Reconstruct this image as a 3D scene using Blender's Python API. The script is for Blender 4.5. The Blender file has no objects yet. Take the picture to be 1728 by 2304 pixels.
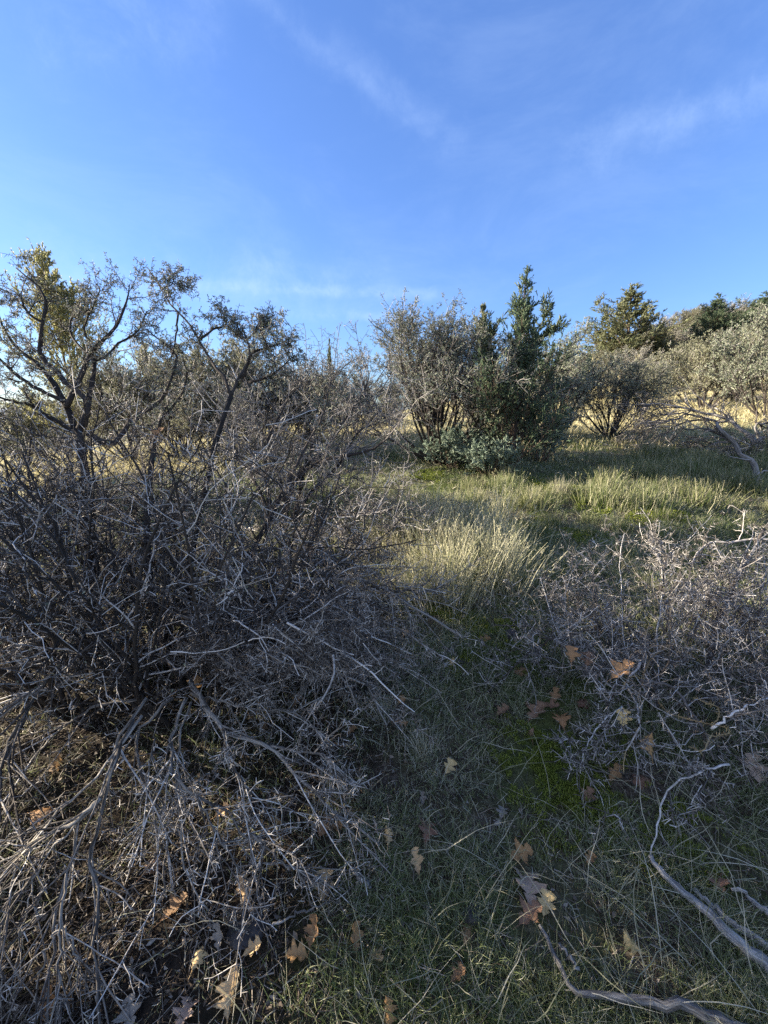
import bpy, math, random
import numpy as np
from mathutils import Vector

SC = bpy.context.scene
COL = SC.collection
rad = math.radians
RNG = np.random.default_rng(7)

# ------------------------------------------------------------------ terrain
_tab = np.random.default_rng(3).random((256, 256))
def vnoise(x, y):
    x = np.asarray(x, float); y = np.asarray(y, float)
    xi = np.floor(x).astype(int); yi = np.floor(y).astype(int)
    fx = x - xi; fy = y - yi
    fx = fx*fx*(3-2*fx); fy = fy*fy*(3-2*fy)
    a = _tab[xi % 256, yi % 256]; b = _tab[(xi+1) % 256, yi % 256]
    c = _tab[xi % 256, (yi+1) % 256]; d = _tab[(xi+1) % 256, (yi+1) % 256]
    return (a*(1-fx)+b*fx)*(1-fy)+(c*(1-fx)+d*fx)*fy - 0.5
def softplus(v, k): return np.logaddexp(0, v/k)*k
def sstep(a, b, v):
    t = np.clip((v-a)/(b-a), 0, 1); return t*t*(3-2*t)
def hgt(x, y):
    x = np.asarray(x, float); y = np.asarray(y, float)
    g = .115*(8.0-softplus(8.0-y, 1.2))
    g = np.maximum(g, -1.5)
    hill = 8.7*np.exp(-(((x-32)/21)**2+((y-36.3)/24)**2)) - .085
    left = -7*(1-np.exp(-np.maximum(0, -x-3)/70)) - 5*(1-np.exp(-np.maximum(0, y-45)/90))
    d = np.hypot(x, y)
    far = sstep(300, 900, d)
    r = .10*vnoise(x*.7+9, y*.7+4)+.06*vnoise(x*1.9+31, y*1.9+12)+.022*vnoise(x*6.1, y*6.1)+.012*vnoise(x*15.3, y*15.3)
    r = r*(1-sstep(20, 60, d)) + .9*vnoise(x*.09+5, y*.09+8)*sstep(8, 25, d)
    return (g+hill+left+r)*(1-far) - 14*far
Z0 = float(hgt(0, 0))

# ------------------------------------------------------------------ camera
F = 900.0; PITCH = rad(13.6); CAM = np.array([0, 0, Z0+1.6])
FW = np.array([0, math.cos(PITCH), -math.sin(PITCH)]); UP = np.array([0, math.sin(PITCH), math.cos(PITCH)]); RT = np.array([1.0, 0, 0])
def ray(px, py):
    px = np.asarray(px, float); py = np.asarray(py, float)
    return FW + RT*((px-864)/F)[..., None] + UP*((1152-py)/F)[..., None]
def at(px, py, depth): return CAM + ray(px, py)*np.asarray(depth, float)[..., None]
TS = np.concatenate([np.linspace(.4, 4, 400), np.geomspace(4, 400, 700)[1:]])
def ground(px, py, h=0.0):
    """where the sight line meets the terrain raised by h"""
    d = ray(px, py); P = CAM + d*TS[:, None]
    f = P[:, 2]-hgt(P[:, 0], P[:, 1])-h
    i = np.argmax(f < 0)
    if f[i] >= 0: return P[-1]
    if i == 0: return P[0]
    a, b = f[i-1], f[i]; t = a/(a-b) if a != b else 0
    return P[i-1]*(1-t)+P[i]*t
def hillside(px, py):
    p = ground(px, py)
    while p[1] > 30: py += 5; p = ground(px, py)
    return p
def onground(x, y): return np.array([x, y, float(hgt(x, y))])
def project(P):
    d = P-CAM; z = d@FW
    zz = np.where(np.abs(z) < 1e-6, 1e-6, z)
    return 864+F*(d@RT)/zz, 1152-F*(d@UP)/zz, z

# ------------------------------------------------------------------ mesh builder
def norm(v): return v/np.maximum(np.linalg.norm(v, axis=-1, keepdims=True), 1e-9)
class MB:
    def __init__(s): s.v = []; s.q = []; s.t = []; s.r = []; s.c = []; s.n = 0
    def add(s, v, quads=None, tris=None, rnd=None, tc=None):
        n = len(v)
        if n == 0: return
        s.v.append(v)
        if quads is not None and len(quads): s.q.append(quads+s.n)
        if tris is not None and len(tris): s.t.append(tris+s.n)
        s.r.append(np.full(n, .5) if rnd is None else rnd)
        s.c.append(v if tc is None else tc)
        s.n += n
    def build(s, name, mat, parent=None, off=(0, 0, 0), smooth=True):
        me = bpy.data.meshes.new(name)
        if s.n:
            V = np.concatenate(s.v)-np.asarray(off, float)
            Q = np.concatenate(s.q) if s.q else np.zeros((0, 4), int)
            T = np.concatenate(s.t) if s.t else np.zeros((0, 3), int)
            me.vertices.add(len(V)); me.vertices.foreach_set('co', V.astype(np.float32).ravel())
            L = np.concatenate([Q.ravel(), T.ravel()]).astype(np.int32)
            me.loops.add(len(L)); me.loops.foreach_set('vertex_index', L)
            st = np.concatenate([np.arange(len(Q))*4, len(Q)*4+np.arange(len(T))*3]).astype(np.int32)
            me.polygons.add(len(st)); me.polygons.foreach_set('loop_start', st)
            me.polygons.foreach_set('use_smooth', np.full(len(st), smooth))
            me.update(calc_edges=True)
            a = me.attributes.new('rnd', 'FLOAT', 'POINT'); a.data.foreach_set('value', np.concatenate(s.r).astype(np.float32))
            b = me.attributes.new('tc', 'FLOAT_VECTOR', 'POINT'); b.data.foreach_set('vector', np.concatenate(s.c).astype(np.float32).ravel())
        me.materials.append(mat)
        o = bpy.data.objects.new(name, me); COL.objects.link(o)
        if parent is not None: o.parent = parent
        return o
def tubes(m, P, R, sides=3, rnd=None, flat=0.0, rough=0.0, cap=False):
    """P (N,K,3), R (N,K): tapered tubes along polylines"""
    N, K, _ = P.shape
    if N == 0: return
    T = np.empty_like(P); T[:, 1:-1] = P[:, 2:]-P[:, :-2]; T[:, 0] = P[:, 1]-P[:, 0]; T[:, -1] = P[:, -1]-P[:, -2]
    T = norm(T); mean = norm(P[:, -1]-P[:, 0])
    ref = norm(np.cross(mean, RNG.normal(size=(N, 3))))[:, None, :]
    A = norm(ref - T*np.sum(T*ref, -1, keepdims=True)); B = np.cross(T, A)
    ang = np.arange(sides)*2*math.pi/sides
    ca, sa = np.cos(ang), np.sin(ang)
    off = A[:, :, None, :]*ca[:, None]+B[:, :, None, :]*sa[:, None]*(1-flat)
    rr = R[:, :, None, None]
    if rough: rr = rr*(1+rough*RNG.normal(size=(N, K, sides, 1)) + rough*1.3*RNG.normal(size=(N, 1, sides, 1)))
    V = P[:, :, None, :]+off*rr
    s = np.concatenate([np.zeros((N, 1)), np.cumsum(np.linalg.norm(np.diff(P, axis=1), axis=-1), 1)], 1)
    tc = np.empty((N, K, sides, 3)); r0 = RNG.random((N, 1, 1))*20
    tc[..., 0] = ca*R.max(1)[:, None, None]+r0; tc[..., 1] = sa*R.max(1)[:, None, None]; tc[..., 2] = s[:, :, None]
    b = (np.arange(N)*K*sides)[:, None, None]; k = (np.arange(K-1)*sides)[None, :, None]; j = np.arange(sides)[None, None, :]; j2 = (j+1) % sides
    Q = np.stack([b+k+j, b+k+j2, b+k+sides+j2, b+k+sides+j], -1).reshape(-1, 4)
    rn = RNG.random(N) if rnd is None else rnd
    tris = None
    if cap and sides > 3:
        bb = np.arange(N)*K*sides
        tl = []
        for e, rev in ((0, 1), ((K-1)*sides, 0)):
            for i in range(1, sides-1):
                f = [bb+e, bb+e+i, bb+e+i+1]
                if rev: f = f[::-1]
                tl.append(np.stack(f, -1))
        tris = np.concatenate(tl)
    m.add(V.reshape(-1, 3), Q, tris, rnd=np.repeat(rn, K*sides), tc=tc.reshape(-1, 3))
def ribbons(m, P, W, side=None, rnd=None):
    N, K, _ = P.shape
    if N == 0: return
    if side is None:
        d = P[:, -1]-P[:, 0]; side = norm(np.cross(d, RNG.normal(size=(N, 3))))
    S = side[:, None, :]*W[..., None]*.5
    V = np.stack([P-S, P+S], 2).reshape(-1, 3)
    b = (np.arange(N)*K*2)[:, None]; k = (np.arange(K-1)*2)[None, :]
    Q = np.stack([b+k, b+k+1, b+k+3, b+k+2], -1).reshape(-1, 4)
    rn = RNG.random(N) if rnd is None else rnd
    m.add(V, Q, rnd=np.repeat(rn, K*2))
def leaflets(m, pos, d, L, W, rnd=None, fold=.25):
    N = len(pos)
    if N == 0: return
    d = norm(d); s = norm(np.cross(d, RNG.normal(size=(N, 3)))); u = np.cross(s, d)
    L = np.broadcast_to(L, (N,))[:, None]; W = np.broadcast_to(W, (N,))[:, None]
    v = np.stack([pos, pos+d*L*.58+s*W*.5+u*W*fold, pos+d*L, pos+d*L*.58-s*W*.5+u*W*fold], 1).reshape(-1, 3)
    b = np.arange(N)[:, None]*4
    T = np.concatenate([b+[0, 1, 2], b+[0, 2, 3]])
    rn = RNG.random(N) if rnd is None else rnd
    m.add(v, None, T, rnd=np.repeat(rn, 4))
def grow(o, d, L, K, wig=.15, up=0.0, spiral=None):
    N = len(o); P = np.empty((N, K, 3)); P[:, 0] = o; cur = norm(d); st = (np.broadcast_to(L, (N,))/(K-1))[:, None]
    upv = np.zeros((N, 3)); upv[:, 2] = up
    for k in range(1, K):
        cur = norm(cur+wig*RNG.normal(size=(N, 3))+upv); P[:, k] = P[:, k-1]+cur*st
    return P
def taper(r0, r1, K, pw=1.0):
    t = np.linspace(0, 1, K)**pw
    r0 = np.asarray(r0, float); r1 = np.broadcast_to(r1, r0.shape)
    return r0[:, None]*(1-t)+r1[:, None]*t
def spawn(P, R, n, t0=.15, t1=1.0, a0=35, a1=80, bias=1.0, upb=0.0):
    N, K, _ = P.shape
    idx = np.repeat(np.arange(N), n); M = len(idx)
    u = RNG.random(M)**bias; u = t0+(t1-t0)*u
    t = np.clip(u*(K-1), 0, K-1.001); i = t.astype(int); f = (t-i)[:, None]
    p0 = P[idx, i]; p1 = P[idx, i+1]
    tan = norm(p1-p0); pos = p0*(1-f)+p1*f; r = R[idx, i]*(1-f[:, 0])+R[idx, i+1]*f[:, 0]
    perp = norm(np.cross(tan, RNG.normal(size=(M, 3))))
    if upb: perp = norm(perp+np.array([0, 0, upb]))
    a = np.radians(RNG.uniform(a0, a1, M))[:, None]
    return pos, norm(tan*np.cos(a)+perp*np.sin(a)), r, u, idx
def resample(pts, K=14, wob=.0):
    """smooth a traced polyline to K points by Catmull-Rom"""
    p = np.asarray(pts, float); n = len(p)
    e = np.vstack([2*p[0]-p[1], p, 2*p[-1]-p[-2]])
    out = []
    for s in np.linspace(0, n-1, 8*n):
        i = min(int(s), n-2); f = s-i; a, b, c, d = e[i], e[i+1], e[i+2], e[i+3]
        out.append(.5*((2*b)+(c-a)*f+(2*a-5*b+4*c-d)*f*f+(3*b-a-3*c+d)*f**3))
    out = np.array(out); s = np.r_[0, np.cumsum(np.linalg.norm(np.diff(out, axis=0), axis=1))]
    q = np.linspace(0, s[-1], K)
    res = np.stack([np.interp(q, s, out[:, j]) for j in range(3)], 1)
    if wob: res[1:-1] += wob*RNG.normal(size=(K-2, 3))
    return res

# ------------------------------------------------------------------ materials
def mat(name, stops, rough=.85, transl=0.0, noise=None, bump=None, bark=None, vary=None, spec=.2):
    """colour from the per-piece random attribute, broken up by noise; bark = stretched fibre noise"""
    m = bpy.data.materials.new(name); m.use_nodes = True; nt = m.node_tree; N = nt.nodes; L = nt.links
    N.clear(); out = N.new('ShaderNodeOutputMaterial'); p = N.new('ShaderNodeBsdfPrincipled')
    p.inputs['Roughness'].default_value = rough; p.inputs['Specular IOR Level'].default_value = spec
    at_ = N.new('ShaderNodeAttribute'); at_.attribute_name = 'rnd'
    fac = at_.outputs['Fac']
    tc = N.new('ShaderNodeTexCoord')
    if bark:
        ab = N.new('ShaderNodeAttribute'); ab.attribute_name = 'tc'
        mp = N.new('ShaderNodeMapping'); mp.inputs['Scale'].default_value = (bark, bark, bark*.09); L.new(ab.outputs['Vector'], mp.inputs['Vector'])
        nz = N.new('ShaderNodeTexNoise'); nz.inputs['Scale'].default_value = 1; nz.inputs['Detail'].default_value = 6; nz.inputs['Roughness'].default_value = .65
        L.new(mp.outputs[0], nz.inputs['Vector'])
        mx = N.new('ShaderNodeMath'); mx.operation = 'MULTIPLY_ADD'; mx.inputs[1].default_value = 1.7; mx.inputs[2].default_value = -.6
        L.new(nz.outputs['Fac'], mx.inputs[0])
        ad = N.new('ShaderNodeMath'); ad.operation = 'MULTIPLY_ADD'; ad.inputs[1].default_value = .3; L.new(fac, ad.inputs[0]); L.new(mx.outputs[0], ad.inputs[2])
        fac = ad.outputs[0]
        bp = N.new('ShaderNodeBump'); bp.inputs['Strength'].default_value = .9; bp.inputs['Distance'].default_value = .006
        L.new(nz.outputs['Fac'], bp.inputs['Height']); L.new(bp.outputs[0], p.inputs['Normal'])
    elif noise:
        nz = N.new('ShaderNodeTexNoise'); nz.inputs['Scale'].default_value = noise[0]; nz.inputs['Detail'].default_value = 5
        L.new(tc.outputs['Object'], nz.inputs['Vector'])
        ad = N.new('ShaderNodeMath'); ad.operation = 'MULTIPLY_ADD'; ad.inputs[1].default_value = noise[1]
        sb = N.new('ShaderNodeMath'); sb.operation = 'SUBTRACT'; sb.inputs[1].default_value = .5; L.new(nz.outputs['Fac'], sb.inputs[0])
        L.new(sb.outputs[0], ad.inputs[0]); L.new(fac, ad.inputs[2]); fac = ad.outputs[0]
        if bump:
            bp = N.new('ShaderNodeBump'); bp.inputs['Strength'].default_value = bump[0]; bp.inputs['Distance'].default_value = bump[1]
            L.new(nz.outputs['Fac'], bp.inputs['Height']); L.new(bp.outputs[0], p.inputs['Normal'])
    cr = N.new('ShaderNodeValToRGB'); el = cr.color_ramp.elements
    while len(el) < len(stops): el.new(.5)
    for e, (pos, c) in zip(el, stops): e.position = pos; e.color = (*c, 1)
    L.new(fac, cr.inputs['Fac']); col = cr.outputs['Color']
    if vary:      # each object a little different in tone
        oi = N.new('ShaderNodeObjectInfo'); hs = N.new('ShaderNodeHueSaturation')
        mr = N.new('ShaderNodeMapRange'); mr.inputs['To Min'].default_value = 1-vary; mr.inputs['To Max'].default_value = 1+vary
        L.new(oi.outputs['Random'], mr.inputs['Value']); L.new(mr.outputs[0], hs.inputs['Value'])
        mr2 = N.new('ShaderNodeMapRange'); mr2.inputs['To Min'].default_value = .5-vary*.06; mr2.inputs['To Max'].default_value = .5+vary*.06
        m3 = N.new('ShaderNodeMath'); m3.operation = 'FRACT'; m4 = N.new('ShaderNodeMath'); m4.operation = 'MULTIPLY'; m4.inputs[1].default_value = 7.31
        L.new(oi.outputs['Random'], m4.inputs[0]); L.new(m4.outputs[0], m3.inputs[0]); L.new(m3.outputs[0], mr2.inputs['Value']); L.new(mr2.outputs[0], hs.inputs['Hue'])
        L.new(col, hs.inputs['Color']); col = hs.outputs['Color']
    L.new(col, p.inputs['Base Color'])
    if transl:
        tb = N.new('ShaderNodeBsdfTranslucent'); L.new(col, tb.inputs['Color'])
        ms = N.new('ShaderNodeMixShader'); ms.inputs[0].default_value = transl
        L.new(p.outputs[0], ms.inputs[1]); L.new(tb.outputs[0], ms.inputs[2]); L.new(ms.outputs[0], out.inputs['Surface'])
    else: L.new(p.outputs[0], out.inputs['Surface'])
    return m
M = {}
M['bark'] = mat('dark_bark', [(0, (.016, .013, .011)), (.45, (.045, .037, .032)), (.8, (.10, .087, .078)), (1, (.22, .20, .185))], bark=190)
M['twig'] = mat('grey_twig', [(0, (.03, .025, .021)), (.55, (.075, .065, .057)), (.74, (.22, .195, .175)), (.9, (.58, .54, .49))], noise=(60, .5))
M['twig_dark'] = mat('dark_twig', [(0, (.05, .044, .040)), (.55, (.15, .138, .13)), (1, (.42, .40, .38))], noise=(40, .4))
M['twig_brown'] = mat('brown_twig', [(0, (.03, .025, .021)), (.4, (.075, .063, .053)), (.66, (.28, .25, .215)), (.85, (.66, .62, .56))], noise=(60, .5))
M['dead'] = mat('weathered_wood', [(0, (.03, .025, .02)), (.3, (.09, .078, .066)), (.55, (.27, .245, .21)), (.8, (.46, .42, .36)), (1, (.6, .56, .5))], bark=150)
M['pale_wood'] = mat('pale_weathered_wood', [(0, (.04, .036, .032)), (.3, (.15, .14, .13)), (.6, (.36, .345, .325)), (1, (.58, .56, .53))], bark=150)
M['dead_far'] = mat('silver_deadwood', [(0, (.035, .032, .03)), (.4, (.17, .16, .15)), (1, (.46, .44, .42))], bark=60)
M['spine'] = mat('tan_spiny_twig', [(0, (.17, .12, .06)), (.6, (.34, .26, .14)), (1, (.46, .38, .22))], noise=(60, .3))
M['greytwig'] = mat('silver_twig', [(0, (.04, .033, .028)), (.42, (.11, .096, .086)), (.62, (.31, .285, .26)), (.85, (.68, .645, .60))], noise=(50, .5))
M['leaf'] = mat('shrub_leaf', [(0, (.10, .12, .08)), (.5, (.20, .225, .155)), (1, (.32, .345, .25))], transl=.18, rough=.6, vary=.12)
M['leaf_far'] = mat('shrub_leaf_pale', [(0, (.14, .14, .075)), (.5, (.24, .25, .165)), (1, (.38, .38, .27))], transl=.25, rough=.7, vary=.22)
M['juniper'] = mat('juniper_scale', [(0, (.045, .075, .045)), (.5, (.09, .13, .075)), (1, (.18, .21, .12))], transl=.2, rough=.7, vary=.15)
M['juniper_gold'] = mat('juniper_scale_gold', [(0, (.22, .225, .10)), (.5, (.38, .37, .175)), (1, (.54, .51, .26))], transl=.5, rough=.7)  # lit copy of the juniper colour, golden sunlight painted in
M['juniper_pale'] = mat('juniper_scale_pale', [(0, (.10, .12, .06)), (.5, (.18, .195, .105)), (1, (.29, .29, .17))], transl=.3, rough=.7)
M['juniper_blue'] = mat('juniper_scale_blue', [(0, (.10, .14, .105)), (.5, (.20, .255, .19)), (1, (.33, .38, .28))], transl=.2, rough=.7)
M['juniper_bark'] = mat('juniper_bark', [(0, (.05, .035, .025)), (.5, (.13, .095, .07)), (1, (.26, .20, .16))], bark=70)
M['grass'] = mat('short_grass', [(0, (.08, .11, .03)), (.3, (.17, .21, .085)), (.55, (.28, .29, .17)), (.75, (.42, .405, .30)), (1, (.62, .59, .48))], transl=.3, rough=.7)
M['straw'] = mat('dry_grass', [(0, (.16, .17, .10)), (.4, (.28, .275, .18)), (.75, (.44, .41, .30)), (1, (.60, .56, .44))], transl=.35, rough=.6, vary=.1)
M['tuft'] = mat('bunch_grass', [(0, (.06, .09, .03)), (.3, (.15, .18, .075)), (.55, (.32, .315, .19)), (1, (.64, .59, .43))], transl=.35, rough=.6, vary=.12)
M['clump'] = mat('green_clump', [(0, (.04, .06, .015)), (.45, (.11, .145, .045)), (.7, (.22, .225, .11)), (1, (.46, .43, .30))], transl=.3, rough=.7, vary=.15)
M['straw_far'] = mat('golden_grass', [(0, (.22, .20, .09)), (.5, (.42, .375, .21)), (1, (.60, .54, .34))], transl=.3, rough=.7)
M['moss'] = mat('moss', [(0, (.05, .075, .012)), (.5, (.155, .195, .03)), (1, (.30, .33, .065))], transl=.15, rough=.9)
M['litter'] = mat('litter', [(0, (.025, .018, .013)), (.55, (.075, .057, .042)), (.82, (.2, .165, .13)), (1, (.42, .37, .31))], rough=.9)
M['stone'] = mat('stone', [(0, (.02, .018, .018)), (.5, (.05, .047, .047)), (1, (.10, .095, .095))], noise=(25, 1.4), bump=(.8, .01))
OAK = {'tan': (.56, .39, .21), 'orange': (.42, .245, .11), 'pale': (.42, .31, .23), 'brown': (.28, .17, .09), 'red': (.24, .14, .09), 'yellow': (.58, .43, .21), 'grey': (.26, .23, .20)}
for k, c in OAK.items():
    a = tuple(.55*x for x in c); b = tuple(min(1, 1.25*x) for x in c)
    M['oak_'+k] = mat('oak_leaf_'+k, [(0, a), (.5, c), (1, b)], noise=(70, 1.1), bump=(.5, .002), transl=.25, rough=.6, vary=.12)
M['oak_green'] = mat('oak_crown_leaf', [(0, (.10, .08, .03)), (1, (.22, .15, .06))], transl=.2)

def ground_mat():
    m = bpy.data.materials.new('ground'); m.use_nodes = True; nt = m.node_tree; N = nt.nodes; L = nt.links
    p = N['Principled BSDF']; p.inputs['Roughness'].default_value = .95; p.inputs['Specular IOR Level'].default_value = .1
    tc = N.new('ShaderNodeTexCoord')
    def nz(scale, det=6, rg=.6):
        n = N.new('ShaderNodeTexNoise'); n.inputs['Scale'].default_value = scale; n.inputs['Detail'].default_value = det; n.inputs['Roughness'].default_value = rg
        L.new(tc.outputs['Object'], n.inputs['Vector']); return n.outputs['Fac']
    def ramp(f, stops):
        c = N.new('ShaderNodeValToRGB'); el = c.color_ramp.elements
        while len(el) < len(stops): el.new(.5)
        for e, (q, k) in zip(el, stops): e.position = q; e.color = (*k, 1) if len(k) == 3 else k
        L.new(f, c.inputs['Fac']); return c.outputs['Color']
    def mix(f, a, b):
        x = N.new('ShaderNodeMix'); x.data_type = 'RGBA'; L.new(f, x.inputs['Factor']); L.new(a, x.inputs['A']); L.new(b, x.inputs['B']); return x.outputs['Result']
    soil = ramp(nz(38, 8, .75), [(.3, (.035, .027, .02)), (.5, (.095, .075, .056)), (.62, (.18, .15, .115)), (.75, (.30, .26, .2))])
    green = ramp(nz(55, 8, .7), [(.3, (.035, .045, .014)), (.55, (.095, .115, .035)), (.75, (.18, .19, .08))])
    gold = ramp(nz(4, 8, .7), [(.3, (.22, .19, .09)), (.55, (.38, .34, .19)), (.75, (.50, .45, .27))])
    f1 = ramp(nz(1.7, 5), [(.42, (0, 0, 0)), (.6, (1, 1, 1))])
    c = mix(f1, soil, green)
    a = N.new('ShaderNodeAttribute'); a.attribute_name = 'dry'
    c = mix(a.outputs['Fac'], c, gold)
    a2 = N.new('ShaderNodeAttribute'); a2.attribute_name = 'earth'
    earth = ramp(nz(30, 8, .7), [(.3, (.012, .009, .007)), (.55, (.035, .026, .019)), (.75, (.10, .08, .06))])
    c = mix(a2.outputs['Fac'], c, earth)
    L.new(c, p.inputs['Base Color'])
    bp = N.new('ShaderNodeBump'); bp.inputs['Strength'].default_value = .8; bp.inputs['Distance'].default_value = .02
    L.new(nz(60, 8, .75), bp.inputs['Height']); L.new(bp.outputs[0], p.inputs['Normal'])
    return m
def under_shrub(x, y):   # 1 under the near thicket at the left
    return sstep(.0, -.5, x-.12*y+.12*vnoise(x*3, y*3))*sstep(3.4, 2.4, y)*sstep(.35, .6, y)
def dry(x, y):
    """how much of the ground is open golden grassland (further out)"""
    d = np.hypot(x, y)
    return np.clip(sstep(6.6, 9.5, y+1.2*vnoise(x*.6, y*.6)+np.maximum(0, -x-1)*.8)+.0*d, 0, 1)

# ------------------------------------------------------------------ tagging
def tag(o, label=None, cat=None, group=None, kind=None):
    if label: o['label'] = label
    if cat: o['category'] = cat
    if group: o['group'] = group
    if kind: o['kind'] = kind
    return o
def empty(name, loc, rz=0, sc=1.0):
    e = bpy.data.objects.new(name, None); COL.objects.link(e); e.location = [float(a) for a in loc]; e.rotation_euler = (0, 0, rz); e.scale = (sc,)*3 if np.isscalar(sc) else sc
    e.empty_display_size = .1; return e
def copy_thing(root, loc, rz, sc):
    r = root.copy(); COL.objects.link(r); r.location = [float(a) for a in loc]; r.rotation_euler = (0, 0, rz); r.scale = (sc,)*3 if np.isscalar(sc) else sc
    for ch in list(root.children):
        c = ch.copy(); COL.objects.link(c); c.parent = r
        for g in list(ch.children):
            d = g.copy(); COL.objects.link(d); d.parent = c
    return r

# ------------------------------------------------------------------ ground and hills
def build_ground():
    n = 520; u = np.linspace(-1, 1, n); b = math.asinh(3500/.9)
    xs = .9*np.sinh(b*u); ys = .9*np.sinh(b*u)+2.0
    X, Y = np.meshgrid(xs, ys, indexing='ij'); Z = hgt(X, Y)
    V = np.stack([X, Y, Z], -1).reshape(-1, 3)
    i = np.arange(n-1)[:, None]*n; j = np.arange(n-1)[None, :]
    Q = np.stack([i+j, i+n+j, i+n+j+1, i+j+1], -1).reshape(-1, 4)
    m = MB(); m.add(V, Q); o = m.build('ground', ground_mat())
    a = o.data.attributes.new('dry', 'FLOAT', 'POINT'); a.data.foreach_set('value', dry(X, Y).astype(np.float32).ravel())
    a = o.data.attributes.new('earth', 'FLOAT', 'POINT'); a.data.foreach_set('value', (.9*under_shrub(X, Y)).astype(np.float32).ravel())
    tag(o, kind='structure')
    # far blue hills across the valley
    mh = MB(); k = 160; th = np.linspace(rad(-75), rad(60), k)
    rows = []
    for r, s in ((1500, 0), (1750, .55), (2000, 1.0), (2300, .7)):
        hh = 40+26*vnoise(th*9+3, th*0+2)*2+16*vnoise(th*31, th*0+7)
        rows.append(np.stack([r*np.sin(th), r*np.cos(th), -16+hh*s], -1))
    V = np.stack(rows, 0).reshape(-1, 3); i = np.arange(3)[:, None]*k; j = np.arange(k-1)[None, :]
    Q = np.stack([i+j, i+j+1, i+k+j+1, i+k+j], -1).reshape(-1, 4); mh.add(V, Q)
    hm = mat('hill_forest', [(0, (.12, .17, .25)), (1, (.17, .23, .32))], noise=(.02, 1.0))  # blue of the distance haze is painted into the forest colour
    tag(mh.build('distant_hills', hm), kind='structure')
build_ground()

# ------------------------------------------------------------------ shrub geometry
def shrub_geo(H, spread, nst, nb, ntw, nsp, leaf_n, leaf_L, lean=(0, 0), thick=.018, twig_r=.0022, leaf_from=.3, low=.22):
    """multi-stemmed thorny shrub round the origin -> stems, twigs, leaves"""
    ms, mt, ml = MB(), MB(), MB()
    az = RNG.uniform(0, 2*math.pi, nst); tl = np.abs(RNG.normal(0, 1, nst))*spread+.05
    tl = np.clip(tl, 0, 1.25)
    d = np.stack([np.sin(az)*np.sin(tl)+lean[0], np.cos(az)*np.sin(tl)+lean[1], np.cos(tl)], -1)
    o = np.stack([np.sin(az)*.12*RNG.random(nst), np.cos(az)*.12*RNG.random(nst), np.full(nst, -.05)], -1)
    Ls = H*RNG.uniform(.8, 1.1, nst)*(1+.10*tl)
    P1 = grow(o, d, Ls, 11, .10, .085); R1 = taper(RNG.uniform(.6, 1.2, nst)*thick, .004, 11, .8)
    tubes(ms, P1, R1, 6, rough=.1)
    p, dd, r, u, _ = spawn(P1, R1, nb, low, 1, 15, 48, .75, .35)
    P2 = grow(p, dd, H*RNG.uniform(.22, .48, len(p))*(1.1-.5*u), 8, .15, .07); R2 = taper(np.minimum(r*.7, .011), twig_r*1.1, 8)
    tubes(ms, P2, R2, 4)
    p, dd, r, u, _ = spawn(P2, R2, ntw, .12, 1, 22, 62, .8, .2)
    P3 = grow(p, dd, H*RNG.uniform(.06, .16, len(p)), 5, .22, .03); R3 = taper(np.minimum(r*.75, twig_r*1.6), twig_r*.6, 5)
    tubes(mt, P3, R3, 3)
    p, dd, r, u, idx = spawn(P3, R3, nsp, .1, 1, 45, 90)
    P4 = grow(p, dd, RNG.uniform(.02, .065, len(p))*H/2.2, 3, .15); R4 = taper(np.full(len(p), twig_r*.85), twig_r*.4, 3)
    tubes(mt, P4, R4, 3)
    zt = P3[:, -1]; rr = np.linalg.norm(zt*[1, 1, .9], axis=1)/H
    keep = np.repeat(sstep(leaf_from, leaf_from+.45, rr+RNG.normal(0, .1, len(rr))), nsp) > RNG.random(len(P4))
    PP = P4[keep]; RR = R4[keep]
    p, dd, r, u, _ = spawn(PP, RR, leaf_n, 0, 1, 20, 80)
    leaflets(ml, p, dd, RNG.uniform(.7, 1.3, len(p))*leaf_L, RNG.uniform(.4, .62, len(p))*leaf_L)
    return ms, mt, ml
def make_shrub(name, loc, geo, mats, rz=0, sc=1.0):
    e = empty(name, loc, rz, sc)
    geo[0].build('stems', mats[0], e); tag(geo[1].build('twigs', mats[1], e), kind='stuff')
    if geo[2].n: geo[2].build('foliage', mats[2], e)
    return e

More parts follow.
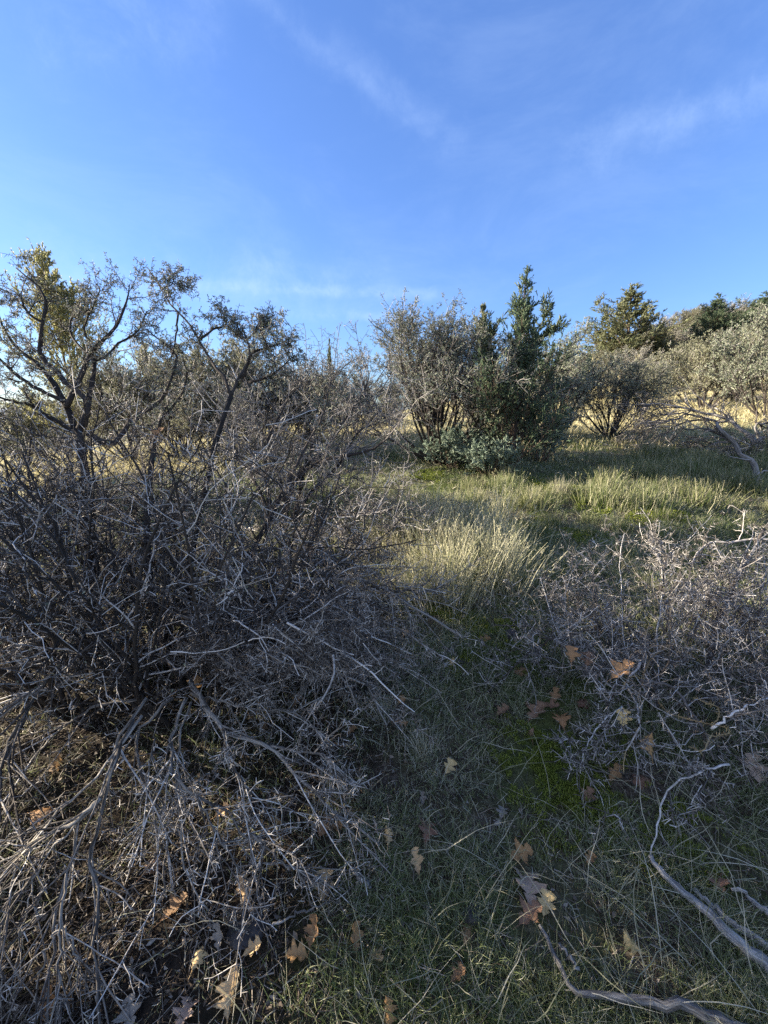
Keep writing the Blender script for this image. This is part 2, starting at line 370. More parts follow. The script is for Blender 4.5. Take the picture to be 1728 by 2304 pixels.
# ------------------------------------------------------------------ juniper geometry
def juniper_geo(H, W, nbr, nsub, nfol, fl=.05, fw=.010, shape=1.0, upang=(35, 75), trunk=.05, bare=.06, wild=.12, clump=1.0):
    mt, mb, mf = MB(), MB(), MB()
    T = grow(np.array([[0, 0, -.08]]), np.array([[0, 0, 1.]]), np.array([H]), 16, .010, .05); RT_ = taper(np.array([trunk]), .004, 16, .8)
    tubes(mt, T, RT_, 9, rough=.12)
    u = np.sort(RNG.random(nbr)**.9)*(1-bare)+bare
    t = u*15; i = np.clip(t.astype(int), 0, 14); f = (t-i)[:, None]
    o = T[0, i]*(1-f)+T[0, i+1]*f
    az = np.arange(nbr)*2.39996+RNG.normal(0, .4, nbr); an = np.radians(RNG.uniform(*upang, nbr))*(1-.45*u)
    d = np.stack([np.sin(az)*np.sin(an), np.cos(az)*np.sin(an), np.cos(an)], -1)
    prof = (1-u)**shape*np.minimum(1, .55+u*3.2)
    Lb = W*(prof*RNG.uniform(.4, 1.25, nbr)+.05) + (RNG.random(nbr) < wild)*(u < .75)*RNG.uniform(.1, .35, nbr)*W
    P1 = grow(o, d, Lb, 8, .10, .12); R1 = taper(np.clip(.012*Lb/W*H*.5+.003, .003, trunk*.5), .0025, 8); tubes(mb, P1, R1, 4)
    ns = np.maximum(2, (nsub*Lb/W*1.6)).astype(int)
    p, dd, r, uu, ix = spawn(P1, R1, ns, .15, 1, 20, 50, .8, .35)
    P2 = grow(p, dd, (.10+.32*Lb[ix])*RNG.uniform(.5, 1.1, len(p)), 5, .16, .07); R2 = taper(np.minimum(r*.6, .005), .0015, 5); tubes(mb, P2, R2, 3)
    A = P2
    p, dd, r, uu, ix = spawn(A, R2, nfol, .15, 1, 12, 42, .8, .15)
    tone = np.clip(RNG.normal(.5, .16, len(A))[ix]+RNG.normal(0, .13, len(p)), 0, 1)
    LL = RNG.uniform(.6, 1.4, len(p))*fl
    P3 = grow(p, dd, LL, 3, .2, .05)
    Wd = np.stack([np.full(len(p), fw*.8), RNG.uniform(.8, 1.3, len(p))*fw, np.full(len(p), fw*.35)], 1)
    tubes(mf, P3, Wd*.5, 3, rnd=tone)
    # small side sprays give the feathery outline
    q, dd, r, uu, ix2 = spawn(P3, Wd*.5, 2, .1, .9, 25, 55)
    leaflets(mf, q, dd, RNG.uniform(.4, .8, len(q))*fl, fw*1.1, rnd=np.clip(tone[ix2]+RNG.normal(0, .1, len(q)), 0, 1))
    return mt, mb, mf
def make_juniper(name, loc, geo, leafmat, rz=0, sc=1.0):
    e = empty(name, loc, rz, sc)
    geo[0].build('trunk', M['juniper_bark'], e); geo[1].build('branches', M['juniper_bark'], e); geo[2].build('crown', leafmat, e)
    return e

# ------------------------------------------------------------------ traced limbs -> parts of a shrub
def limb_set(specs, K=16, kink=0.0):
    """specs: (pixel points with depth or height) -> (N,K,3) and radii"""
    P, R = [], []
    for pts, r0, r1 in specs:
        q = resample(pts, K, .002)
        if kink: q[1:-1] += kink*np.sign(RNG.normal(size=(K-2, 3)))*RNG.random((K-2, 3))
        P.append(q); R.append(np.linspace(r0, r1, K))
    return np.array(P), np.array(R)
def by_depth(pts, d0, d1):
    n = len(pts); return [at(x, y, d0+(d1-d0)*i/(n-1)) for i, (x, y) in enumerate(pts)]
def by_height(pts, h0, h1, bow=0):
    n = len(pts); out = []
    for i, (x, y) in enumerate(pts):
        t = i/(n-1); out.append(ground(x, y, h0+(h1-h0)*t+bow*4*t*(1-t)))
    return out

def dress(mt, ml, P, R, nb=8, Lb=(.15, .4), ntw=6, Ltw=(.06, .15), nsp=6, Lsp=(.015, .045), r=.0026, t0=.1, leaf=0, leaf_L=.014, up=.04, a=(30, 70), sides=4, rnd=None, leaf_p=1.0, wig=.17):
    """secondary branches, twigs and short rigid spurs along limbs"""
    p, d, rr, u, ix = spawn(P, R, nb, t0, 1, a[0], a[1], .85, .1)
    P2 = grow(p, d, RNG.uniform(*Lb, len(p)), 8, wig, up); R2 = taper(np.minimum(rr*.6, r*1.6), r*.55, 8)
    def rn(n): return None if rnd is None else np.clip(RNG.normal(rnd, .17, n), 0, 1)
    tubes(mt, P2, R2, sides, rnd=rn(len(P2)))
    # the limb's own tip bears twigs as well
    p, d, rr, u, ix = spawn(P2, R2, ntw, .08, 1, 40, 85, .9)
    P3 = grow(p, d, RNG.uniform(*Ltw, len(p)), 5, .2, up*.6); R3 = taper(np.minimum(rr*.75, r*.85), r*.4, 5)
    tubes(mt, P3, R3, 3, rnd=rn(len(P3)))
    A = np.concatenate([P3, P2[:, [0, 2, 4, 6, 7]]]); B = np.concatenate([R3, R2[:, [0, 2, 4, 6, 7]]])
    p, d, rr, u, ix = spawn(A, B, nsp, .05, 1, 55, 95)
    P4 = grow(p, d, RNG.uniform(*Lsp, len(p)), 3, .1); R4 = taper(np.full(len(p), r*.5), r*.3, 3)
    tubes(mt, P4, R4, 3, rnd=rn(len(P4)))
    if leaf and ml is not None:
        k = RNG.random(len(P4)) < leaf_p
        p, d, rr, u, ix = spawn(P4[k], R4[k], leaf, .1, 1, 15, 70)
        leaflets(ml, p, d, RNG.uniform(.7, 1.35, len(p))*leaf_L, RNG.uniform(.4, .6, len(p))*leaf_L)
    return P2, R2

def part_limbs(root, name, P, R, material, sides=9, rough=.10, flat=.0, off=None):
    for k in range(len(P)):
        m = MB(); tubes(m, P[k:k+1], R[k:k+1], sides, rough=rough, flat=flat, cap=True)
        m.build(name, material, root, off)

# ---------------- the big live shrub at the left, its leafy head against the sky
def near_shrub_a():
    base = ground(215, 1535); root = empty('thorny_shrub', base)
    tag(root, 'tallest near shrub at left, dark forked trunk with leafy top against the sky', 'shrub', 'near thorny shrubs')
    D = float((base-CAM)@FW)
    tr, trr = limb_set([([base-[0, 0, .1]]+[at(x, y, D+.04*i) for i, (x, y) in enumerate([(208, 1400), (205, 1250), (192, 1090), (172, 968)])], .036, .023)])
    part_limbs(root, 'trunk', tr, trr, M['bark'], 11, .13, off=base)
    d = D+.16
    up = [
        (by_depth([(172, 975), (148, 913), (93, 829), (42, 787), (8, 740), (-8, 690)], d, d+.15), .020, .004),
        (by_depth([(148, 915), (177, 854), (207, 791), (249, 749), (278, 698), (291, 640)], d, d+.1), .017, .003),
        (by_depth([(172, 975), (198, 917), (175, 880), (152, 871), (122, 829), (89, 803), (97, 728), (101, 664), (72, 635), (36, 603)], d, d-.15), .018, .003),
        (by_depth([(190, 960), (205, 870), (211, 812), (173, 774), (156, 732), (175, 690), (182, 668)], d, d+.28), .015, .003),
        (by_depth([(178, 985), (140, 955), (101, 934), (84, 917), (30, 903), (-20, 885)], d, d-.2), .015, .004),
        (by_depth([(150, 905), (95, 880), (45, 850), (-10, 800), (-60, 760)], d, d-.1), .014, .004),
        (by_depth([(198, 975), (250, 1000), (290, 955), (304, 935), (359, 905), (392, 833), (398, 800), (370, 775), (330, 740)], d, d+.25), .017, .003),
        (by_depth([(211, 812), (240, 800), (270, 770), (310, 745), (330, 700)], d+.2, d+.25), .008, .003),
        (by_depth([(207, 791), (190, 740), (205, 700), (225, 650), (215, 640)], d+.1, d+.05), .007, .0025),
        (by_depth([(97, 728), (60, 700), (40, 660), (20, 690)], d-.1, d-.1), .007, .0025),
    ]
    P, R = limb_set(up); part_limbs(root, 'branch', P, R, M['bark'], 8, .1, off=base)
    mt, ml = MB(), MB()
    dress(mt, ml, P, R, 10, (.08, .22), 7, (.04, .09), 8, (.01, .028), .0026, .22, leaf=3, leaf_L=.0115, up=.06, leaf_p=.36)
    # filler stems making the tangle lower down
    n = 34; az = RNG.uniform(0, 6.28, n)
    o = base+np.stack([.22*np.cos(az), .22*np.sin(az), np.full(n, -.02)], -1)
    Pf = grow(o, np.stack([np.cos(az)*.45, np.sin(az)*.4, np.ones(n)], -1), RNG.uniform(.95, 1.62, n), 12, .14, .07); Rf = taper(RNG.uniform(.007, .014, n), .003, 12)
    tubes(mt, Pf, Rf, 5, rnd=np.full(n, .2))
    dress(mt, ml, Pf, Rf, 13, (.15, .45), 6, (.07, .2), 4, (.015, .04), .0031, .12, leaf=1, leaf_L=.012, leaf_p=.10)
    tag(mt.build('twigs', M['twig'], root, base), kind='stuff'); ml.build('foliage', M['leaf'], root, base)
    # dead lower limbs falling to the ground
    dl = [
        ([(232, 1380), (184, 1438), (121, 1506), (87, 1559), (48, 1622), (19, 1660), (5, 1740), (0, 1850)], .50, .22, .018, .008),
        ([(150, 1415), (63, 1448), (0, 1482), (-60, 1520)], .42, .3, .016, .010),
        ([(200, 1500), (121, 1546), (48, 1566), (0, 1600), (-50, 1640)], .30, .2, .013, .008),
        ([(309, 1573), (232, 1583), (159, 1622), (97, 1680), (40, 1760)], .22, .05, .013, .006),
        ([(330, 1570), (290, 1620), (268, 1660), (256, 1710), (246, 1756), (224, 1798), (167, 1855), (172, 1892), (146, 1975), (120, 2069), (109, 2199), (106, 2300)], .44, .05, .013, .006),
        ([(300, 1620), (262, 1700), (246, 1750), (234, 1793), (224, 1850), (203, 1912), (219, 2006), (213, 2120), (224, 2310)], .42, .06, .0095, .006),
        ([(226, 1795), (170, 1850), (104, 1876), (52, 1912), (0, 1946), (-40, 1990)], .36, .1, .009, .004),
        ([(320, 1610), (262, 1690), (208, 1756), (130, 1824), (73, 1892), (31, 1975), (5, 2121), (0, 2250)], .42, .08, .008, .004),
        ([(150, 1965), (138, 2050), (136, 2150), (135, 2290)], .26, .05, .006, .004),
        ([(128, 2080), (94, 2173), (82, 2300)], .16, .04, .005, .003),
        ([(146, 2084), (170, 2140), (194, 2215)], .18, .04, .004, .002),
        ([(225, 1800), (150, 1870), (90, 1960), (60, 2060), (30, 2200)], .34, .04, .006, .003),
        ([(60, 1600), (20, 1700), (30, 1800), (-10, 1900)], .3, .1, .010, .005),
    ]
    P, R = limb_set([(by_height(p, h0, h1, .03), r0*.62, r1*.6) for p, h0, h1, r0, r1 in dl], 20, .006)
    part_limbs(root, 'dead_branch', P, R, M['dead'], 8, .14, .15, off=base)
    mt = MB(); dress(mt, None, P, R, 11, (.12, .42), 3, (.03, .10), 4, (.01, .03), .0030, .08, up=-.05, a=(8, 38), sides=4, rnd=.52, wig=.06)
    tag(mt.build('dead_twigs', M['twig_brown'], root, base), kind='stuff')

# ---------------- the shrub beside it with its sprays of dead wood toward the middle
def near_shrub_b():
    base = ground(440, 1575); root = empty('thorny_shrub', base)
    tag(root, 'shrub right of the tallest one, pale dead limbs sweeping toward the clearing', 'shrub', 'near thorny shrubs')
    D = float((base-CAM)@FW)
    st = [
        ([base-[0, 0, .1]]+[at(x, y, D+.05+.06*i) for i, (x, y) in enumerate([(415, 1440), (430, 1250), (465, 1080), (494, 960), (519, 892)])], .021, .012),
        ([base+[.06, .02, -.1]]+[at(x, y, D+.05+.07*i) for i, (x, y) in enumerate([(500, 1450), (540, 1300), (600, 1180), (660, 1060)])], .022, .012),
        ([base+[-.03, .05, -.1]]+[at(x, y, D+.05+.07*i) for i, (x, y) in enumerate([(370, 1450), (335, 1300), (330, 1150), (345, 1010)])], .02, .012),
    ]
    P, R = limb_set(st); part_limbs(root, 'trunk', P, R, M['bark'], 10, .13, off=base)
    d = D+.33
    up = [
        (by_depth([(519, 892), (505, 850), (489, 833), (462, 790), (439, 749), (410, 710), (380, 681), (359, 643), (338, 612)], d, d+.15), .011, .0026),
        (by_depth([(519, 892), (540, 845), (561, 808), (557, 770), (545, 735)], d, d+.2), .009, .003),
        (by_depth([(545, 850), (565, 800), (585, 785), (612, 780), (654, 761)], d+.05, d-.1), .009, .0028),
        (by_depth([(555, 765), (575, 745), (591, 728), (600, 715)], d+.1, d+.1), .006, .0025),
        (by_depth([(450, 765), (480, 740), (510, 728), (500, 700)], d+.1, d+.2), .007, .0025),
        (by_depth([(400, 700), (395, 760), (385, 800), (370, 850)], d+.1, d+.15), .006, .0025),
        (by_depth([(365, 650), (385, 640), (393, 625)], d+.15, d+.15), .004, .002),
        (by_depth([(561, 860), (600, 850), (640, 820), (662, 800)], d, d-.1), .008, .0025),
        (by_depth([(345, 1010), (360, 950), (400, 900), (420, 850), (410, 800)], d+.1, d+.25), .011, .003),
        (by_depth([(660, 1060), (690, 1000), (720, 950), (735, 900), (730, 860)], d+.1, d+.25), .010, .003),
    ]
    P, R = limb_set(up); part_limbs(root, 'branch', P, R, M['bark'], 8, .1, off=base)
    mt, ml = MB(), MB()
    dress(mt, ml, P, R, 11, (.08, .2), 7, (.04, .09), 8, (.01, .028), .0026, .15, leaf=3, leaf_L=.0125, up=.05, leaf_p=.4)
    n = 34; az = RNG.uniform(0, 6.28, n)
    o = base+np.stack([.25*np.cos(az), .2*np.sin(az)+.05, np.full(n, -.02)], -1)
    Pf = grow(o, np.stack([np.cos(az)*.5+.12, np.sin(az)*.4+.1, np.ones(n)], -1), RNG.uniform(.95, 1.5, n), 12, .14, .06); Rf = taper(RNG.uniform(.007, .013, n), .003, 12)
    tubes(mt, Pf, Rf, 5, rnd=np.full(n, .2))
    dress(mt, ml, Pf, Rf, 12, (.15, .45), 6, (.07, .2), 4, (.015, .04), .0031, .12, leaf=1, leaf_L=.012, leaf_p=.10)
    tag(mt.build('twigs', M['twig'], root, base), kind='stuff'); ml.build('foliage', M['leaf'], root, base)
    dl = [
        ([(470, 1290), (600, 1303), (730, 1303), (819, 1307), (887, 1341), (950, 1379), (1043, 1436)], .55, .38, .014, .004),
        ([(819, 1320), (890, 1330), (960, 1330), (1012, 1316)], .46, .42, .006, .003),
        ([(540, 1330), (660, 1350), (790, 1375), (895, 1417), (963, 1455), (1013, 1485)], .5, .22, .011, .003),
        ([(580, 1310), (646, 1417), (701, 1455), (748, 1506), (828, 1552), (870, 1632)], .5, .1, .010, .004),
        ([(500, 1400), (620, 1390), (740, 1420), (830, 1470), (900, 1500)], .42, .18, .009, .003),
        ([(520, 1250), (640, 1235), (760, 1260), (860, 1300), (930, 1350)], .62, .46, .010, .003),
        ([(560, 1260), (680, 1270), (800, 1340), (870, 1400)], .55, .4, .009, .003),
        ([(430, 1530), (465, 1595), (510, 1647), (599, 1678), (651, 1725), (729, 1803), (781, 1845), (854, 1902)], .34, .06, .014, .004),
        ([(590, 1674), (693, 1694), (740, 1704), (752, 1735), (762, 1775)], .26, .16, .008, .003),
        ([(420, 1570), (390, 1650), (391, 1730), (432, 1782), (490, 1808), (547, 1871), (568, 1912), (589, 1975)], .38, .06, .010, .004),
        ([(555, 1870), (594, 1897), (651, 1954), (729, 1990)], .2, .05, .006, .003),
        ([(390, 1570), (320, 1640), (307, 1690), (323, 1756), (359, 1829), (375, 1892), (372, 2001)], .36, .06, .010, .005),
        ([(430, 1580), (400, 1690), (403, 1800), (405, 1880), (420, 1960), (470, 2050)], .34, .05, .007, .003),
        ([(440, 1790), (480, 1870), (520, 1920), (560, 2010)], .27, .05, .006, .003),
        ([(500, 1640), (530, 1730), (570, 1790), (600, 1830)], .32, .15, .007, .003),
        ([(430, 1560), (540, 1590), (640, 1600), (692, 1622), (725, 1670)], .32, .14, .009, .003),
        ([(556, 1432), (570, 1510), (600, 1560)], .4, .24, .006, .003),
        ([(350, 1660), (330, 1740), (330, 1830), (300, 1900)], .34, .05, .006, .003),
    ]
    P, R = limb_set([(by_height(p, h0, h1, .04), r0*(.66 if i > 6 else .9), r1*(.65 if i > 6 else .9)) for i, (p, h0, h1, r0, r1) in enumerate(dl)], 20, .006)
    part_limbs(root, 'dead_branch', P, R, M['dead'], 8, .13, .1, off=base)
    mt = MB(); dress(mt, None, P, R, 15, (.08, .34), 5, (.03, .10), 4, (.01, .03), .0027, .10, up=-.03, a=(12, 50), sides=4, rnd=.6, wig=.07)
    # the brown thicket of broken twigs the limbs come out of
    n = 260; q = np.array([ground(RNG.uniform(380, 800), RNG.uniform(1180, 1480), RNG.uniform(.2, .65)) for _ in range(n)])
    dd = np.stack([RNG.uniform(.2, 1, n), RNG.uniform(-.6, .3, n), RNG.uniform(-.5, .4, n)], -1)
    Pt = grow(q, dd, RNG.uniform(.15, .35, n), 8, .15, -.03); Rt = taper(RNG.uniform(.0025, .005, n), .0015, 8); tubes(mt, Pt, Rt, 4)
    dress(mt, None, Pt, Rt, 6, (.05, .16), 4, (.02, .07), 4, (.01, .03), .0021, .05, up=-.01, rnd=.5)
    tag(mt.build('dead_twigs', M['twig_brown'], root, base), kind='stuff')

# ---------------- darker shrub behind them, arching to the right
def near_shrub_c():
    base = ground(640, 1235); root = empty('thorny_shrub', base)
    tag(root, 'dark bare shrub behind the tallest ones, arching right toward the tall grass', 'shrub', 'near thorny shrubs')
    D = float((base-CAM)@FW)
    st = [
        ([base-[0, 0, .1]]+by_depth([(642, 1117), (684, 1053), (739, 999), (811, 893), (830, 850)], D, D+.2), .034, .006),
        ([base-[.05, 0, .1]]+by_depth([(650, 1120), (684, 1062), (730, 1035), (786, 1024), (853, 1003), (912, 935)], D, D-.25), .028, .005),
        ([base-[-.05, .04, .1]]+by_depth([(660, 1210), (705, 1180), (760, 1162), (803, 1155), (870, 1150), (915, 1134)], D-.1, D-.4), .018, .004),
        ([base-[.05, -.06, .1]]+by_depth([(600, 1100), (600, 1000), (630, 930), (660, 870), (670, 830)], D, D+.3), .026, .005),
        ([base-[.1, 0, .1]]+by_depth([(590, 1120), (540, 1030), (510, 960), (500, 900)], D, D+.3), .024, .005),
        ([base-[0, -.1, .1]]+by_depth([(670, 1120), (700, 1010), (720, 930), (745, 860), (750, 830)], D+.1, D+.5), .024, .005),
        ([base-[0, -.1, .1]]+by_depth([(690, 1120), (760, 1050), (800, 980), (850, 930), (880, 890)], D+.1, D+.5), .022, .005),
        ([base-[0, -.1, .1]]+by_depth([(640, 1140), (620, 1040), (580, 950), (560, 900)], D+.2, D+.5), .022, .005),
    ]
    P, R = limb_set(st); part_limbs(root, 'stem', P, R, M['bark'], 9, .12, off=base)
    mt, ml = MB(), MB()
    dress(mt, ml, P, R, 30, (.2, .65), 8, (.09, .25), 4, (.02, .055), .004, .25, leaf=2, leaf_L=.016, leaf_p=.25, up=.06)
    tag(mt.build('twigs', M['twig_dark'], root, base), kind='stuff'); ml.build('foliage', M['leaf'], root, base)
def near_shrub_d():
    base = ground(75, 1455); root = empty('thorny_shrub', base)
    tag(root, 'shrub half cut by the left edge, dark leaning trunk behind dead limbs', 'shrub', 'near thorny shrubs')
    P, R = limb_set([([base-[0, 0, .08]]+[base+[-.12, .0, .12], base+[-.3, .02, .32], base+[-.5, .0, .7], base+[-.6, .1, 1.1]], .04, .014)])
    part_limbs(root, 'trunk', P, R, M['bark'], 10, .13, off=base)
    mt, ml = MB(), MB()
    n = 22; az = RNG.uniform(0, 6.28, n); o = base+np.stack([.3*np.cos(az), .3*np.sin(az)+.2, np.full(n, -.02)], -1)
    Pf = grow(o, np.stack([np.cos(az)*.55, np.sin(az)*.5+.2, np.ones(n)], -1), RNG.uniform(.9, 1.5, n), 12, .16, .04); Rf = taper(RNG.uniform(.008, .016, n), .003, 12)
    tubes(mt, Pf, Rf, 5, rnd=np.full(n, .2))
    dress(mt, ml, Pf, Rf, 13, (.15, .45), 7, (.06, .17), 6, (.012, .04), .0026, .12, leaf=1, leaf_L=.013, leaf_p=.15)
    tag(mt.build('twigs', M['twig_dark'], root, base), kind='stuff'); ml.build('foliage', M['leaf'], root, base)

# ---------------- low grey thorny shrub at the right
def right_shrub():
    base = ground(1470, 1600); root = empty('thorny_shrub', base)
    tag(root, 'low leafless grey thorny shrub at right, oak leaves caught in its arching twigs', 'shrub', 'near thorny shrubs')
    dl = [
        ([(1470, 1600), (1450, 1500), (1440, 1420), (1387, 1410), (1298, 1424), (1231, 1441), (1188, 1407), (1112, 1407)], .0, .18, .012, .004),
        ([(1300, 1424), (1231, 1441), (1218, 1454), (1188, 1471), (1138, 1517), (1104, 1551)], .26, .03, .008, .003),
        ([(1480, 1590), (1470, 1500), (1450, 1454), (1404, 1500), (1382, 1551)], .05, .25, .009, .004),
        ([(1440, 1490), (1412, 1538), (1429, 1572), (1435, 1639), (1408, 1690)], .3, .12, .007, .003),
        ([(1440, 1530), (1505, 1542), (1547, 1589), (1581, 1644), (1606, 1711)], .3, .1, .008, .004),
        ([(1640, 1720), (1577, 1733), (1534, 1753), (1499, 1782), (1479, 1860), (1463, 1928)], .16, .02, .0055, .003),
        ([(1590, 1520), (1610, 1420), (1640, 1344), (1669, 1272), (1703, 1226), (1720, 1190)], .05, .62, .022, .012),
        ([(1555, 1270), (1589, 1226), (1661, 1218), (1720, 1213), (1800, 1225)], .42, .55, .006, .008),
        ([(1640, 1344), (1700, 1400), (1712, 1330), (1725, 1290)], .3, .5, .008, .004),
        ([(1400, 1590), (1353, 1627), (1328, 1665), (1311, 1694), (1306, 1741)], .12, .02, .006, .003),
        ([(1470, 1590), (1410, 1470), (1400, 1360), (1395, 1270), (1405, 1200)], .0, .5, .0055, .002),
        ([(1480, 1590), (1480, 1450), (1490, 1330), (1485, 1240), (1480, 1215)], .0, .5, .0055, .002),
        ([(1450, 1590), (1370, 1500), (1340, 1380), (1335, 1290)], .0, .42, .0055, .002),
        ([(1500, 1590), (1540, 1470), (1560, 1360), (1570, 1300)], .0, .45, .0055, .002),
        ([(1510, 1600), (1600, 1500), (1650, 1430), (1690, 1380)], .0, .38, .0055, .002),
        ([(1510, 1600), (1620, 1560), (1700, 1530), (1780, 1500)], .0, .3, .009, .003),
        ([(1440, 1590), (1330, 1510), (1260, 1430), (1230, 1350), (1215, 1300)], .0, .36, .0055, .002),
        ([(1600, 1640), (1660, 1600), (1728, 1570)], .2, .3, .007, .003),
    ]
    P, R = limb_set([(by_height(p, h0, h1, .02), r0*.7, r1*.7) for p, h0, h1, r0, r1 in dl], 16)
    P[:, 1:-1] += RNG.normal(0, .0028, P[:, 1:-1].shape)
    part_limbs(root, 'branch', P, R, M['greytwig'], 7, .12, off=base)
    mt = MB()
    dress(mt, None, P, R, 12, (.08, .30), 5, (.04, .12), 6, (.01, .03), .0031, .12, up=.03, a=(35, 80), rnd=.5)
    n = 42; az = RNG.uniform(0, 6.28, n); q = RNG.random(n)**.5
    o = base+np.stack([.55*q*np.cos(az)+.22, .42*q*np.sin(az)+.22, np.zeros(n)], -1); o[:, 2] = hgt(o[:, 0], o[:, 1])-.01
    Pf = grow(o, np.stack([np.cos(az)*.7*q, np.sin(az)*.6*q, np.full(n, .9)], -1), RNG.uniform(.35, .72, n), 10, .22, .0); Rf = taper(RNG.uniform(.0035, .006, n), .0018, 10)
    tubes(mt, Pf, Rf, 5, rnd=np.full(n, .3))
    dress(mt, None, Pf, Rf, 9, (.10, .32), 5, (.04, .12), 5, (.01, .03), .0030, .12, rnd=.52)
    tag(mt.build('twigs', M['greytwig'], root, base), kind='stuff')
    sp = [
        ([(1446, 1526), (1463, 1483), (1492, 1462), (1517, 1450), (1555, 1471), (1593, 1509), (1615, 1559), (1620, 1580)], .3, .24, .0034, .0018),
        ([(1215, 1445), (1212, 1370), (1180, 1330), (1150, 1340)], .2, .36, .003, .0015),
        ([(1600, 1640), (1620, 1600), (1600, 1585), (1560, 1570)], .2, .3, .003, .0015),
        ([(1517, 1450), (1535, 1420), (1545, 1405)], .32, .38, .0026, .0014),
        ([(1435, 1639), (1420, 1670), (1405, 1700), (1403, 1740)], .14, .06, .003, .0016),
        ([(1280, 1390), (1275, 1330), (1268, 1300)], .3, .4, .003, .0015),
        ([(1550, 1680), (1580, 1690), (1600, 1660), (1640, 1650)], .2, .25, .003, .0015),
        ([(1470, 1560), (1500, 1600), (1560, 1620), (1640, 1640)], .2, .22, .0028, .0015),
        ([(1400, 1550), (1420, 1520), (1450, 1530)], .28, .3, .0026, .0014),
    ]
    Q, RQ = limb_set([(by_height(p, h0, h1, .02), r0, r1) for p, h0, h1, r0, r1 in sp], 14)
    for k in range(len(Q)):
        m = MB(); tubes(m, Q[k:k+1], RQ[k:k+1], 5, rough=.08)
        p, d, r, u, ix = spawn(Q[k:k+1], RQ[k:k+1], 46, .02, 1, 60, 95)
        g = grow(p, d, RNG.uniform(.008, .02, len(p)), 3, .08); tubes(m, g, taper(np.full(len(p), .0013), .0003, 3), 3)
        m.build('spiny_twig', M['spine'], root, base)

# ---------------- fallen silver deadwood on the right
def deadwood():
    base = ground(1600, 1012); root = empty('fallen_tree', base)
    tag(root, 'fallen silver grey dead tree with forked limbs lying in grass at the right', 'dead tree')
    D = float((base-CAM)@FW)
    l = [
        ([(1714, 1010), (1692, 985), (1652, 950), (1616, 934), (1562, 926), (1508, 910), (1450, 912), (1440, 940)], D-.5, D+.5, .05, .010),
        ([(1714, 1015), (1680, 1005), (1640, 992), (1590, 965), (1540, 965), (1510, 945), (1480, 950)], D-.4, D, .035, .008),
        ([(1652, 950), (1600, 945), (1555, 932), (1500, 945), (1430, 965), (1400, 990)], D, D+.6, .022, .006),
        ([(1600, 945), (1540, 950), (1480, 985), (1430, 1010)], D+.2, D+.3, .018, .005),
        ([(1720, 1000), (1700, 960), (1740, 950), (1800, 940)], D-.5, D-.7, .03, .015),
        ([(1562, 926), (1520, 930), (1470, 935), (1420, 945)], D+.3, D+.7, .014, .004),
        ([(1640, 992), (1600, 1000), (1560, 1005), (1500, 1010)], D, D+.2, .018, .006),
        ([(1700, 990), (1690, 1010), (1670, 1018), (1650, 1015)], D-.5, D-.4, .03, .012),
        ([(1720, 985), (1700, 1000), (1690, 1020)], D-.6, D-.6, .035, .02),
    ]
    P, R = limb_set([(by_depth(p, d0, d1), r0*.85, r1*.8) for p, d0, d1, r0, r1 in l], 18)
    P[:, 1:-1] += RNG.normal(0, .012, P[:, 1:-1].shape)
    part_limbs(root, 'limb', P, R, M['dead_far'], 9, .16, .1, off=base)
    mt = MB(); dress(mt, None, P, R, 22, (.25, .9), 6, (.08, .28), 3, (.02, .06), .006, .2, up=-.04, rnd=.42, a=(15, 55))
    tag(mt.build('dead_twigs', M['greytwig'], root, base), kind='stuff')
    b2 = ground(1697, 1105); r2 = empty('broken_branch', b2)
    tag(r2, 'crooked broken branch stub standing in the grass below the fallen tree', 'branch')
    D = float((b2-CAM)@FW)
    P, R = limb_set([(by_depth([(1697, 1110), (1703, 1068), (1690, 1036), (1667, 1025), (1652, 996), (1620, 967), (1612, 950)], D, D+.3), .032, .014),
                     (by_depth([(1690, 1036), (1655, 1030), (1640, 1025), (1632, 1015)], D, D-.1), .014, .004), (by_depth([(1703, 1068), (1720, 1060), (1735, 1062)], D, D-.1), .014, .006)])
    part_limbs(r2, 'limb', P, R, M['dead_far'], 9, .2, off=b2)

def seed(k):
    global RNG
    RNG = np.random.default_rng(k)
for k_, f_ in ((11, near_shrub_a), (12, near_shrub_b), (13, near_shrub_c), (14, near_shrub_d), (15, right_shrub), (16, deadwood)): seed(k_); f_()
seed(20)

# ------------------------------------------------------------------ middle-distance shrubs
G_BIG = shrub_geo(2.2, .62, 44, 10, 9, 5, 4, .023, thick=.028, twig_r=.004, leaf_from=.45, low=.38)
G_MID = [shrub_geo(2.0, .62, 30, 9, 7, 5, 6, .025, thick=.02, twig_r=.0042, leaf_from=.3) for _ in range(2)]
G_FAR = [shrub_geo(2.0, .75, 24, 9, 8, 5, 7, .032, thick=.02, twig_r=.005, leaf_from=.2) for _ in range(2)]
LIVE = (M['bark'], M['twig_dark'], M['leaf']); PALE = (M['bark'], M['twig'], M['leaf_far'])

b = ground(985, 1040)
make = make_shrub('shrub', b, G_BIG, LIVE, .4, (.98, .9, .80)); make['label'] = 'big rounded bushy shrub with many dark stems in the middle, left of the green juniper'; make['category'] = 'shrub'
b2 = ground(1225, 1000)
s2 = make_shrub('shrub', b2, G_MID[0], LIVE, 1.7, (1.05, .95, .82)); s2['label'] = 'greyish shrub directly right of the green juniper, dark stems low down'; s2['category'] = 'shrub'
protoM = make_shrub('shrub', ground(1372, 985), G_MID[1], (M['bark'], M['twig_dark'], M['leaf_far']), .2, (.72, .72, .64)); protoM['label'] = 'vase shaped shrub with short dark stems on golden grass, left of the fallen tree'; protoM['category'] = 'shrub'
protoF = make_shrub('shrub', ground(1580, 925), G_FAR[0], PALE, 2.2, (1.05, 1.05, .95)); protoF['label'] = 'pale grey green shrub just behind the fallen dead tree'; protoF['category'] = 'shrub'
